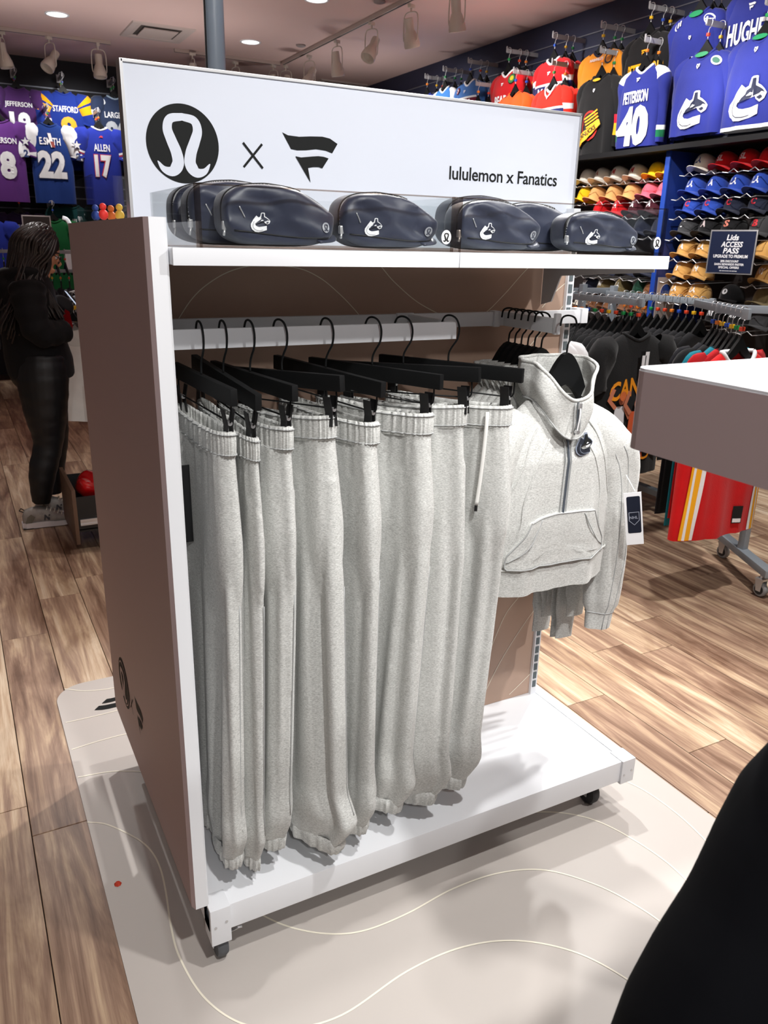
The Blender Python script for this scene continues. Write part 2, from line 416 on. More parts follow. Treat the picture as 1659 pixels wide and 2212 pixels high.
def vent(c, sx, sy, label):
    t = thing('ceiling_vent', label, 'vent', c)
    fr = MB()
    def ring(a, b, z0, z1):
        fr.loft([[(-a*sx, -a*sy, z0), (a*sx, -a*sy, z0), (a*sx, a*sy, z0), (-a*sx, a*sy, z0)], [(-b*sx, -b*sy, z1), (b*sx, -b*sy, z1), (b*sx, b*sy, z1), (-b*sx, b*sy, z1)]])
    ring(.5, .49, 0, -.012); ring(.49, .4, -.012, -.014); ring(.4, .3, -.014, .0)
    fr.build('frame', mat('vent_enamel', srgb(186, 172, 166), .5), t)
    p = MB(); p.box((-.27*sx, -.27*sy, -.02), (.27*sx, .27*sy, -.012)); p.build('centre_panel', mat('vent_enamel', (1, 1, 1)), t)
    box('dark_slot', (-.4*sx, -.4*sy, -.004), (.4*sx, .4*sy, -.001), mat('vent_dark', srgb(70, 62, 58), .8), t)
vent((1.725, 6.98, 3.3), .56, .6, 'square ceiling air vent behind the blue grey pole')
vent((4.149,8.410,3.300), .6, .6, 'dark ceiling air vent showing over the middle of the white sign')
TRACK = mat('track_enamel', srgb(176, 160, 152), .4)
def track(a, b, label):
    a, b = Vector(a), Vector(b); t = thing('light_track', label, 'light track', a)
    d = b-a; ang = math.atan2(d.y, d.x)
    o = MB().box((0, -.017, -.03), (d.length, .017, 0), 0, .003).build('rail', TRACK, t); o.rotation_euler.z = ang
    o2 = MB().box((0, -.006, -.031), (d.length, .006, -.029)).build('slot', BLACKM, t); o2.rotation_euler.z = ang
    return t
track((3.15, 7.5, 3.3), (3.12, .2, 3.3), 'long ceiling light track running along the right wall')
track((2.02, 7.55, 3.3), (3.13, 7.55, 3.3), 'short ceiling light track behind the white sign')
track((-.6, 7.56, 3.3), (1.42, 7.6, 3.3), 'ceiling light track before the football jersey wall')
def track_head(loc, aim, label, bare=False):
    """adaptor, wire yoke and bell lamp; aim = (pan, tilt) in degrees, tilt from straight down"""
    t = thing('track_spotlight', label, 'spotlight', loc, R(aim[0]), 'track spotlights')
    box('adaptor', (-.03, -.014, -.055), (.03, .014, -.028), CREAMM, t, .003)
    MB().tube([(0, 0, -.055), (0, 0, -.085)], .008).build('stem', CREAMM, t)
    y = MB()
    pts = smoothline([(0, -.012, -.08), (0, -.05, -.09), (0, -.066, -.13), (0, -.066, -.26), (0, -.05, -.285)], 6)
    y.tube(pts, .0048, n=6); y.tube([(x_, -y_, z_) for x_, y_, z_ in pts], .0048, n=6)
    y.build('yoke', CREAMM, t, smooth=True)
    h = thing_part('lamp_head', t); h.location = (0, 0, -.235); h.rotation_euler = (0, R(aim[1]), 0)
    return t, h
def thing_part(name, parent):
    o = bpy.data.objects.new(name, None); o.empty_display_size = .03; return link(o, parent)
_bell = None
def bell(t, h):
    global _bell
    if _bell is None:
        b = MB(); b.lathe([(.0, .115), (.034, .112), (.036, .09), (.034, .03), (.042, .015), (.058, -.035), (.064, -.075), (.06, -.09), (.052, -.088), (.046, -.07), (.0, -.06)], n=22, cap=False)
        _bell = b.mesh('bell_lamp', True, 40); _bell.materials.append(CREAMM)
    link(bpy.data.objects.new('bell_shade', _bell), h)
HEADS = [
 ((3.189,4.864,3.300), (205, 20), 'cream track spotlight nearest the orange jersey, largest on the long track'),
 ((3.164,5.492,3.300), (25, 35), 'cream track spotlight second from the top of the long track'),
 ((3.181,6.224,3.300), (200, 12), 'cream track spotlight third from the top of the long track'),
 ((3.205,6.935,3.300), (30, 35), 'cream track spotlight fourth from the top, tilted sideways, on the long track'),
 ((3.178,7.508,3.300), (40, 15), 'right one of the two close cream spotlights at the track corner'),
 ((3.059,7.562,3.300), (205, 8), 'left one of the two close cream spotlights at the track corner'),
 ((2.672,7.639,3.300), (200, 10), 'cream spotlight hanging singly over the middle of the short track'),
 ((2.185,7.496,3.300), (0, 0), 'pale wire yoke spotlight at the left end of the short track'),
 ((0.862,7.584,3.300), (35, 40), 'cream track spotlight tilted left, above the purple jersey'),
 ((1.301,7.608,3.300), (90, 8), 'cream track spotlight with a wide wire yoke beside the sign'),
 ((0.467,7.625,3.300), (160, 10), 'cream track spotlight cut by the left edge of the picture'),
 ((3.224,4.255,3.300), (205, 12), 'cream track spotlight cut by the top edge, right of the others')]
for loc, aim, lab in HEADS:
    t, h = track_head(loc, aim, lab); bell(t, h)
# blue grey pole with a cable, floor to ceiling, beyond the display
pl = thing('steel_pole', 'blue grey steel pole rising behind the white sign', 'pole', (1.02, 2.92, 0))
POLEM = mat('pole_enamel', srgb(142, 164, 184), .4, spec=.5)
MB().lathe([(.045, 0), (.045, 2.86)], n=20).build('lower_tube', POLEM, pl, smooth=True, angle=40)
MB().lathe([(.0435, 2.86), (.0435, 3.3)], n=20).build('upper_tube', POLEM, pl, smooth=True, angle=40)
MB().lathe([(.09, 0.0), (.09, .012), (.05, .02)], n=20).build('floor_flange', POLEM, pl, smooth=True, angle=40)
MB().tube([(-.05, -.01, .3), (-.052, -.01, 1.8), (-.05, -.012, 2.6), (-.055, -.01, 3.3)], .005, n=6).build('cable', BLACKM, pl)

# ------------------------------------------------------------------ printed floor mat with its curved lines
MATG = mat('beige_floor_vinyl', srgb(190, 183, 177), .42, spec=.4, var=.02, vscale=3)
fm = MB()
def rounded(x0, y0, x1, y1, r, k=10):
    out = []
    for cx, cy, a0 in ((x1-r, y1-r, 0), (x0+r, y1-r, 90), (x0+r, y0+r, 180), (x1-r, y0+r, 270)):
        out += [(cx+r*cos(R(a0+90*i/k)), cy+r*sin(R(a0+90*i/k))) for i in range(k+1)]
    return out
fm.prism(rounded(-.135, -1.75, 1.418, 1.365, .1), .003, lambda u, v, w_: (u, v, w_))
floor_mat = tag(fm.build('floor_mat', MATG), 'beige vinyl floor mat with thin curving lines under the display stand', 'floor mat')
LINES = [
 [(-0.135,0.608,0.000), (-0.088,0.573,0.000), (-0.029,0.484,0.000), (-0.005,0.418,0.000), (0.001,0.347,0.000), (-0.005,0.266,0.000), (-0.018,0.164,0.000), (-0.022,0.069,-0.000), (-0.002,-0.050,-0.000), (0.048,-0.142,0.000), (0.127,-0.196,0.000), (0.239,-0.219,0.000), (0.409,-0.189,0.000), (0.552,-0.191,0.000), (0.675,-0.234,0.000), (0.775,-0.323,-0.000), (0.830,-0.440,0.000), (0.841,-0.531,0.000)],
 [(0.097,0.300,0.000), (0.134,0.189,0.000), (0.168,0.117,0.000), (0.220,0.041,-0.000), (0.292,-0.019,0.000), (0.372,-0.050,0.000), (0.486,-0.052,0.000), (0.626,-0.036,-0.000), (0.759,-0.045,0.000), (0.870,-0.091,-0.000), (0.952,-0.188,0.000), (0.994,-0.286,0.000), (1.011,-0.372,0.000), (1.018,-0.510,0.000)],
 [(0.387,0.209,0.000), (0.502,0.119,0.000), (0.601,0.102,0.000), (0.756,0.120,0.000), (0.907,0.116,0.000), (1.033,0.071,0.000), (1.120,-0.021,0.000), (1.165,-0.180,-0.000), (1.162,-0.319,0.000), (1.146,-0.479,0.000)],
 [(1.241,0.193,0.000), (1.300,0.107,0.000), (1.331,0.016,0.000), (1.335,-0.118,0.000), (1.307,-0.281,0.000), (1.278,-0.401,0.000)],
 [(-0.125,1.129,0.000), (-0.042,1.127,0.000), (0.063,1.131,0.000), (0.271,1.150,0.000)],
 [(-0.128,0.968,0.000), (-0.037,0.978,0.000), (0.062,0.976,0.000), (0.217,0.941,0.000)],
 [(-0.131,0.819,0.000), (-0.052,0.807,0.000), (-0.002,0.787,0.000), (0.057,0.748,0.000), (0.163,0.629,0.000)],
 [(-0.101,1.348,0.000), (-0.031,1.300,0.000), (0.079,1.281,0.000), (0.247,1.321,0.000)]]
for L_ in LINES:
    s = band2d([(p.x, p.y) for p in smoothline([Vector((q[0], q[1])) for q in L_], 8)], .0042)
    decal('printed_line', [s], lambda u, v, l: (u, v, .003+l), [LINE], floor_mat)
FLAG = [[(0, 1), (.1, .955), (.3, .945), (.5, .97), (.72, .985), (.86, .96), (1, .87), (.9, .68), (.78, .72), (.6, .735), (.42, .7), (.26, .685), (.15, .7)],
        [(.225, .57), (.33, .555), (.5, .585), (.64, .605), (.74, .6), (.83, .575), (.715, .375), (.64, .395), (.55, .39), (.45, .365), (.495, .08)]]
def flag(sx, sy, mi=0): return [poly([((x-.5)*sx, (y-.5)*sy) for x, y in f], mi) for f in FLAG]
fo = Vector((-0.030,1.202,0.000))
decal('printed_flag', flag(.17, .13), lambda u, v, l: (fo.x+.085-u, fo.y-v*.8, .0035+l), [BLACKI], floor_mat)
rs = Vector((-0.103,0.346,0.000))
tag(MB().lathe([(0, .006), (.006, .005), (.009, .0012), (.009, 0)], n=7, cap=False).build('red_scrap', mat('red_scrap', srgb(196, 60, 34), .7), loc=(rs.x, rs.y, .003)), 'tiny red scrap lying on the mat left of the display', 'scrap')

# ------------------------------------------------------------------ the display stand
W_, YM = 1.236, .4245
gd = thing('display_stand', 'white rolling display stand with tall end panel, header sign and clothing rails', 'display stand', (0, 0, 0))
pan = MB()
pan.prism([(0, .012), (.006, 0), (.030, 0), (.034, .004), (.034, .86), (0, .86)], 1.349, lambda u, v, w_: (u, v, .185+w_))
panel = pan.build('end_panel', [WHITE_SHADED, WHITE], gd)
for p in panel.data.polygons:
    if p.normal.y < -.5 or p.normal.x > .5 or p.normal.z > .5: p.material_index = 1  # plain white on the lit faces, shade-tinted white on the others
# print on the panel's outer face
def pf(y0, z0): return lambda u, v, l: (-l, y0-u, z0+v)
OMEGA = [(-.62, -.55), (-.45, -.68), (-.26, -.55), (-.2, -.3), (-.33, .05), (-.42, .32), (-.3, .6), (0, .7)]
def omega(r, mi):
    left = smoothline([Vector((x*r, y*r)) for x, y in [(-.72, -.46), (-.56, -.66), (-.33, -.7), (-.17, -.5), (-.2, -.22), (-.32, .08), (-.41, .36), (-.32, .6), (0, .67)]], 6)
    pts = left + [Vector((-p.x, p.y)) for p in left[::-1][1:]]
    n = len(pts); ws = []
    for i in range(n):
        t = min(i, n-1-i)/(n/2)
        ws.append(r*(.02+.3*min(1, t/.32)**.8 if t < .32 else .32-.14*((t-.32)/.68)**1.5))
    return band2d(pts, ws, mi)
decal('printed_emblem', [disc2d(0, 0, .07, .07, 0), disc2d(0, 0, .062, .062, 1), disc2d(0, 0, .058, .058, 0), omega(.058, 1)], pf(.652, .373), [BLACKI, WHITE_SHADED], panel)
decal('printed_cross', [band2d([(-.02, -.022), (.02, .022)], .004), band2d([(-.02, .022), (.02, -.022)], .004)], pf(.555, .365), [BLACKI], panel)
decal('printed_flag', flag(.095, .1), pf(.452, .37), [BLACKI], panel)
# base deck with corner brackets and casters
deck = MB(); deck.box((.034, .004, .098), (W_-.035, .83, .163), 0, .004)
deck.build('base_deck', WHITE, gd, smooth=True, angle=40)
box('deck_side_trim', (W_-.034, .012, .1), (W_, .83, .164), WHITEM, gd, .003)
for x0, x1 in ((.034, .078), (W_-.045, W_+.002)):
    b = box('corner_bracket', (x0, -.002, .072 if x0 < .5 else .092), (x1, .05, .166), WHITEM, gd, .002)
    for sx in (x0+.01, x1-.01):
        MB().lathe([(.0035, -.001), (.003, .0004), (0, .0006)], axis='y', n=10).build('screw', STEEL, b).location = (sx, -.0022, .12 if sx == x0+.01 else .128)
def caster(x, y, mdl_dark=False):
    c = thing_part('caster', gd); c.location = (x, y, 0)
    MB().lathe([(.034, -.012), (.037, -.007), (.037, .007), (.034, .012)], (0, 0, .0405), axis='x', n=24).build('wheel', RUBBERD if mdl_dark else RUBBER, c, smooth=True, angle=40)
    f = MB(); f.box((-.018, -.012, .03), (-.0155, .014, .098)); f.box((.0155, -.012, .03), (.018, .014, .098)); f.box((-.02, -.02, .085), (.02, .02, .098))
    f.tube([(-.02, 0, .0405), (.02, 0, .0405)], .005, n=8)
    f.build('fork', STEEL, c)
    MB().tube([(.02, -.01, .06), (.03, -.02, .07), (.036, -.032, .085), (.043, -.034, .086)], .003, n=6).build('brake_lever', STEEL, c)
caster(.062, .045); caster(W_-.09, .07, True); caster(.062, .76, True); caster(W_-.09, .76, True)
# back panel and slotted uprights
bp = box('back_panel', (.034, .405, .164), (1.18, .43, 1.49), BROWN, gd)
def bl(pts): 
    s = band2d([(p.x, p.y) for p in smoothline([Vector((q[0], q[2])) for q in pts], 8)], .0022)
    decal('printed_line', [s], lambda u, v, l: (u, .405-l, v), [LINE], bp)
bl([(0.142,0.405,1.342), (0.174,0.405,1.384), (0.211,0.405,1.415), (0.262,0.405,1.441), (0.325,0.405,1.453), (0.411,0.405,1.448), (0.467,0.405,1.427), (0.513,0.405,1.394), (0.555,0.405,1.356), (0.586,0.405,1.321)])
bl([(0.595,0.405,1.483), (0.626,0.405,1.450), (0.664,0.405,1.414), (0.737,0.405,1.364), (0.839,0.405,1.326), (0.916,0.405,1.336), (0.977,0.405,1.381), (1.038,0.405,1.439), (1.080,0.405,1.473)])
bl([(1.108,0.405,1.351), (1.150,0.405,1.392), (1.201,0.405,1.427)])
bl([(1.192,0.405,1.367), (1.086,0.405,1.260), (1.001,0.405,1.191), (0.884,0.405,1.173), (0.729,0.405,1.228)])
bl([(0.999,0.405,0.190), (1.059,0.405,0.303), (1.136,0.405,0.411), (1.208,0.405,0.490)])
bl([(1.104,0.405,0.178), (1.155,0.405,0.214), (1.206,0.405,0.251)])
bl([(1.020,0.405,0.359), (1.063,0.405,0.458), (1.109,0.405,0.509)])
upm = MB(); upm.box((1.18, .395, .163), (1.2, .44, 1.6)); 
upr = upm.build('upright', WHITEM, gd)
upl = box('upright', (.036, .41, .163), (.052, .44, 1.46), WHITEM, gd)
sl = MB().box((-.006, -.0015, -.011), (.006, .0015, .011)).mesh('slot'); sl.materials.append(mat('slot_shadow', srgb(96, 106, 110), .8))
for k in range(46):
    o = bpy.data.objects.new('slot', sl); link(o, upr); o.location = (1.19, .3945, .2+k*.03)
box('edge_trim', (1.2, .4, .163), (1.206, .436, 1.6), WHITEM, gd)
# header sign
sg = MB(); sg.box((.07, YM, 1.49), (1.197, YM+.03, 1.823), 0, .002)
sign = sg.build('header_sign', mat('sign_fabric', srgb(214, 219, 230), .6, spec=.3), gd)
fr = MB()
for a, b in (((.066, YM-.003, 1.82), (1.201, YM+.033, 1.8262)), ((.064, YM-.003, 1.49), (.0702, YM+.033, 1.8262)), ((1.197, YM-.003, 1.49), (1.2015, YM+.033, 1.8262))): fr.box(a, b, 0, .001)
fr.build('sign_frame', STEEL, sign)
def sf(x0, z0): return lambda u, v, l: (x0+u, YM-l, z0+v)
decal('sign_emblem', [disc2d(0, 0, .0735, .0735, 0, 64), omega(.074, 1)], sf(.178, 1.6845), [BLACKI, mat('sign_fabric', (1, 1, 1))], sign)
decal('sign_cross', [band2d([(-.021, -.0235), (.021, .0235)], .0046), band2d([(-.021, .0235), (.021, -.0235)], .0046)], sf(.3245, 1.6725), [BLACKI], sign)
decal('sign_flag', flag(.129, .104), sf(.4555, 1.67), [BLACKI], sign)
tv, tf = text2d('lululemon x Fanatics', .012, width=.326, spacing=.97)
decal('sign_lettering', [(tv, tf, 0)], sf(.976, 1.6665), [BLACKI], sign)
# shelf in two lengths
for x0, x1 in ((.036, .5655), (.5675, 1.104)):
    sh = MB(); sh.box((x0, -.016, 1.4635), (x1, .4, 1.489), 0, .002)
    so = sh.build('shelf', WHITE, gd, smooth=True, angle=40)
    box('front_lip', (x0, -.0175, 1.4628), (x1, -.012, 1.4898), WHITE, so, .001)
brk = MB(); brk.prism([(.4, 1.4625), (.02, 1.4625), (.02, 1.455), (.33, 1.435), (.36, 1.37), (.4, 1.36)], .004, lambda u, v, w_: (1.1+w_, u, v))
brk.build('shelf_bracket', mat('bracket_grey', srgb(176, 176, 178), .4), gd)
# rails: bar across the back, U rail for the joggers, straight arm for the sweatshirts
RZ = 1.347
cb = box('crossbar', (.036, .355, RZ-.034), (1.2, .372, RZ), WHITEM, gd, .002)
box('crossbar_end', (1.2, .35, RZ-.034), (1.222, .40, RZ+.004), WHITEM, cb, .002)
box('crossbar_clip', (.918, .349, RZ-.036), (.935, .375, RZ+.003), WHITEM, cb, .002)
ur = MB(); ur.box((.036, .149, RZ-.036), (.676, .161, RZ), 0, .0015); ur.box((.667, .161, RZ-.036), (.676, .355, RZ), 0, .0015); ur.box((.036, .161, RZ-.036), (.046, .355, RZ))
ur.build('hanging_rail', WHITEM, gd)
box('rail_clip', (.640, .348, RZ-.037), (.684, .356, RZ+.003), WHITEM, gd, .001)
ARMX = .955
fa = box('faceout_arm', (ARMX-.006, .16, RZ-.034), (ARMX+.006, .36, RZ), WHITEM, gd, .001)
box('arm_stop', (ARMX-.008, .150, RZ-.036), (ARMX+.008, .16, RZ+.012), WHITEM, fa, .003)
# clear trays on the shelf
def acrylic(name, tint=(.97, .98, .98), edge=.12):
    m = bpy.data.materials.new(name); m.use_nodes = True; nt = m.node_tree; nt.nodes.remove(nt.nodes['Principled BSDF']); L = nt.links.new
    tr = nt.nodes.new('ShaderNodeBsdfTransparent'); tr.inputs[0].default_value = (*tint, 1)
    gl = nt.nodes.new('ShaderNodeBsdfGlossy'); gl.inputs['Roughness'].default_value = .03
    lw = nt.nodes.new('ShaderNodeLayerWeight'); pw_ = nt.nodes.new('ShaderNodeMath'); pw_.operation = 'POWER'; pw_.inputs[1].default_value = 4; L(lw.outputs['Facing'], pw_.inputs[0])
    fz = nt.nodes.new('ShaderNodeMath'); fz.operation = 'MULTIPLY_ADD'; fz.inputs[1].default_value = .5; fz.inputs[2].default_value = .03; L(pw_.outputs[0], fz.inputs[0])
    mx = nt.nodes.new('ShaderNodeMixShader'); L(fz.outputs[0], mx.inputs[0]); L(tr.outputs[0], mx.inputs[1]); L(gl.outputs[0], mx.inputs[2])
    L(mx.outputs[0], nt.nodes['Material Output'].inputs[0]); return m
ACR = acrylic('clear_acrylic'); ACRE = acrylic('acrylic_edge', (.72, .66, .62))
def tray(x0, x1, lab, stick):
    t = thing('acrylic_tray', lab, 'tray', ((x0+x1)/2, 0, 1.49))
    h, d, hx, q = .095, .33, (x1-x0)/2, .003
    box('front_wall', (-hx+q, 0, q), (hx-q, q, h), ACR, t); box('back_wall', (-hx+q, d-q, q), (hx-q, d, h), ACR, t)
    box('side_wall', (-hx, 0, q), (-hx+q, d, h), ACR, t); box('side_wall', (hx-q, 0, q), (hx, d, h), ACR, t)
    box('bottom', (-hx, 0, 0), (hx, d, q), ACR, t)
    e = MB()
    for s in (-1, 1): e.box((s*hx-.0045, -.001, 0), (s*hx+.0045, .004, h+.001))
    e.box((-hx, -.0008, 0), (hx, .0006, .007)); e.box((-hx, -.0006, h-.0015), (hx, .0036, h+.0008))
    e.build('edge', ACRE, t)
    if stick: decal('emblem_sticker', [disc2d(0, 0, .0105, .0125, 0), omega(.0098, 1)], lambda u, v, l: (stick+u, -.001-l, .026+v), [INKW, BLACKI], t)
tray(.084, .562, 'left clear acrylic tray of navy bags on the white shelf', .222)
tray(.574, 1.096, 'right clear acrylic tray of navy bags on the white shelf', .243)
# navy belt bags
BAGM = mat('navy_nylon', srgb(40, 45, 64), .44, spec=.5, bump=.3, bscale=22, sheen=.2)
ORC_OUT = [(-.38, .68), (-.66, .31), (-.97, -.17), (-1, -.44), (-.9, -.73), (-.59, -.97), (-.24, -1), (.24, -.89), (.63, -.76), (.62, -.33), (.24, -.41), (-.14, -.47), (-.38, -.41), (-.52, -.28), (-.48, -.12), (-.1, -.03), (.38, .08), (.46, -.06), (.66, -.22), (.9, -.09), (1, .15), (.86, .34), (.66, .52), (.48, .63), (.46, .96), (.38, 1), (.16, 1), (.08, .95), (0, .58), (-.14, .5)]
ORC_IN = [(.15, .91), (.35, .91), (.38, .56), (.59, .45), (.79, .32), (.91, .18), (.72, .25), (.6, .16), (.44, .13), (.15, .04), (-.2, -.08), (-.44, -.16), (-.3, .06), (-.12, .2), (-.06, .38), (.1, .5)]
def orca(s, a, b):
    """killer whale breaking out of a letter C; material a = pale letter and outline, b = dark whale"""
    k = 1.1*s; S = lambda P: [(x*k, y*s) for x, y in P]
    return [poly(S(ORC_OUT), a), poly(S(ORC_IN), b),
            band2d(S([(-.62, .1), (-.78, -.2), (-.8, -.46), (-.68, -.68), (-.42, -.82), (-.1, -.84), (.2, -.77)]), .04*s, b),
            poly(S([(.5, .0), (.66, -.1), (.82, -.0), (.7, .1)]), b), poly(S([(-.04, .12), (.16, .14), (.3, .22), (.12, .28)]), a)]
def bag(x, y, w_, h, lab, rz=0, mark=True, seed=1):
    t = thing('belt_bag', lab, 'bag', (x, y, 1.4935), rz, 'navy bags in the clear trays')
    rn = random.Random(seed); ph = [rn.uniform(0, 6) for _ in range(6)]
    def outline(a):
        c, s = cos(a), sin(a)
        px = .5*w_*(abs(c)**.62)*(1 if c > 0 else -1); pz = .5*h*(abs(s)**.6)*(1 if s > 0 else -1)
        if s > 0: pz -= .42*h*max(0, (px/(.5*w_)+.25)/1.25)**2.2*(pz/(.5*h))
        return px, pz+h/2
    def dep(u, v): return .0035*sin(9*u/w_+ph[0]+4*v/h)+.0035*sin(14*u/w_+ph[1])*sin(6*v/h+ph[2])+.002*sin(17*v/h+11*u/w_+ph[3])
    rings = []; N = 56
    for sc, yy in ((0.0, -.043), (.5, -.043), (.8, -.042), (.93, -.038), (.985, -.026), (1, -.01), (1, .01), (.985, .024), (.9, .034), (.6, .038), (0, .039)):
        rg = []
        for j in range(N):
            px, pz = outline(2*pi*j/N); px *= sc; pz = h/2+(pz-h/2)*sc
            rg.append((px, yy+(dep(px, pz) if yy < -.02 else 0), pz))
        rings.append(rg)
    body = remesh(MB().loft(rings), 'pouch', [BAGM], t, .0042, 5)
    zp = []
    for k in range(15):
        a = R(190-k*8); px, pz = outline(a); zp.append((px*.965, -.022, h/2+(pz-h/2)*.965))
    MB().tube(smoothline(zp, 3), .0034, n=6).build('zip_tape', BLACKM, t, smooth=True)
    tm = MB()
    for p in smoothline(zp, 3)[::1]: tm.box((p.x-.0012, p.y-.0042, p.z-.001), (p.x+.0012, p.y-.0026, p.z+.001))
    tm.build('zip_teeth', STEEL, t)
    pm_ = MB(); pm_.box((zp[0][0]-.004, -.032, zp[0][2]-.008), (zp[0][0]+.004, -.024, zp[0][2]+.006), 0, .002); pm_.tube([(zp[0][0], -.03, zp[0][2]-.006), (zp[0][0]-.003, -.033, .016)], .0022, n=6)
    pm_.build('zip_pull', STEEL, t, smooth=True)
    F0 = onto(body, 0, 0, lift=.0008)
    MB().tube(smoothline([F0(-.37*w_, .62*h, 0), F0(-.345*w_, .53*h, 0), F0(-.325*w_, .45*h, 0)], 4), .0011, n=6).build('pocket_zip', STEEL, t, smooth=True)
    pi_ = [(outline(2*pi*j/40)) for j in range(41)]
    MB().tube([(p[0]*.955, -.0245, h/2+(p[1]-h/2)*.955) for p in pi_], .0016, n=5).build('piping', BLACKM, t, smooth=True)
    MB().tube([F0(-.42*w_+.82*w_*i/14, (.2+.05*cos(3.2*i/14+.5))*h, 0) for i in range(15)], .0012, n=5).build('front_seam', BLACKM, t, smooth=True)
    if mark:
        decal('team_emblem', orca(.0155, 0, 1), onto(body, -.2*w_, .38*h), [INKW, BAGM], t)
        decal('round_emblem', [disc2d(0, 0, .0075, .0085, 0), omega(.0072, 1)], onto(body, .37*w_, .33*h), [mat('dull_silver_print', srgb(170, 172, 178), .4), BAGM], t)
    MB().tube(smoothline([(.46*w_, 0, .2*h), (.5*w_, -.01, .2*h), (.45*w_, -.03, .13*h), (.3*w_, -.045, .1*h)], 5), .007, n=8, flat=.35).build('strap', BAGM, t, smooth=True)
    return t
bag(.238, .07, .208, .1, 'navy belt bag with white whale emblem, large, left in the left tray', 0, seed=3)
bag(.452, .075, .205, .096, 'navy belt bag with white whale emblem, right front in the left tray', 0, seed=5)
bag(.21, .155, .22, .108, 'navy belt bag upright behind the large left one in the left tray', 0, False, seed=6)
bag(.20, .24, .21, .108, 'navy belt bag at the very back left of the left tray', 0, False, 7)
bag(.48, .18, .15, .094, 'navy belt bag in the back right corner of the left tray', 0, True, 8)
bag(.70, .075, .2, .094, 'navy belt bag with round emblem, left front in the right tray', 0, seed=9)
bag(.962, .07, .2, .082, 'navy belt bag, smallest, right front in the right tray', 0, seed=10)
bag(.865, .16, .22, .098, 'navy belt bag peeping between the two front ones in the right tray', 0, True, 11)
bag(.80, .245, .24, .112, 'navy belt bag at the very back of the right tray', 0, False, 12)

# ------------------------------------------------------------------ clip hangers and joggers on the hanging rail
def sgnpow(v, e): return (abs(v)**e)*(1 if v >= 0 else -1)
HX = [.118, .162, .213, .274, .373, .476, .546, .662]
HD = [(.006, -.175), (.008, -.175), (.022, -.172), (.05, -.165), (.042, -.168), (.07, -.160), (.092, -.148), (.087, -.152)]
HDZ = [0, -.013, 0, .012, -.006, 0, .008, 0]
BF = [.026, .018, .029, .036, .033, .037, .029, .042]
BB = [.02, .016, .011, .012, .03, .022, .018, .03]
ORD = ['first', 'second', 'third', 'fourth', 'fifth', 'sixth', 'seventh', 'eighth', 'ninth', 'tenth', 'eleventh', 'twelfth', 'thirteenth', 'fourteenth', 'fifteenth', 'sixteenth']
ZB = -.083            # top of the wooden bar below the rail's top edge
def clip_hanger(k):
    ang = math.atan2(HD[k][1], HD[k][0])
    lab = f'black clip hanger, {ORD[k]} from the left on the white jogger rail' if k < 7 else 'black clip hanger at the right end of the white jogger rail'
    t = thing('clip_hanger', lab, 'hanger', (HX[k], .155, RZ), ang, 'clip hangers on the jogger rail')
    tilt = math.asin(HDZ[k]/.175)
    f = thing_part('hanger_frame', t); f.rotation_euler = (0, -tilt, 0)
    bar = MB().box((-.176, -.0065, ZB-.03), (.176, .0065, ZB), 0, .0025).build('bar', BLACKW, f, smooth=True, angle=30)
    # the wire runs over the rail (local +x is the aisle side)
    hk = smoothline([(-.016, 0, -.024), (-.021, 0, -.008), (-.013, 0, .010), (.002, 0, .0135), (.016, 0, .006), (.023, 0, -.012), (.020, 0, -.034), (.008, 0, -.052), (.001, 0, -.066), (0, 0, ZB)], 5)
    MB().tube(hk, .0021, n=8).build('hook', BLACKW, f, smooth=True)
    rod = ZB-.062
    wr = MB()
    for s in (-1, 1): wr.tube(smoothline([(s*.158, 0, ZB-.028), (s*.158, 0, rod+.012), (s*.154, 0, rod+.002), (s*.144, 0, rod)], 4), .0017, n=6)
    wr.tube([(-.146, 0, rod), (.146, 0, rod)], .0017, n=6)
    wr.build('clip_wire', BLACKW, f, smooth=True)
    for s in (-1, 1):
        cb_ = MB()
        for q in (-1, 1):
            cb_.prism([(q*.0085, rod+.022), (q*.0105, rod+.022), (q*.0055, rod-.008), (q*.0072, rod-.034), (q*.0052, rod-.034), (q*.0032, rod-.008)], .02, lambda u, v, w_: (s*.14-.01+w_, u, v))
        cb_.build('clip', BLACKM, f)
        MB().lathe([(.0042, -.011), (.0042, .011)], (s*.14, 0, rod-.002), axis='x', n=10).build('clip_spring', STEEL, f)
    return t, ang, tilt
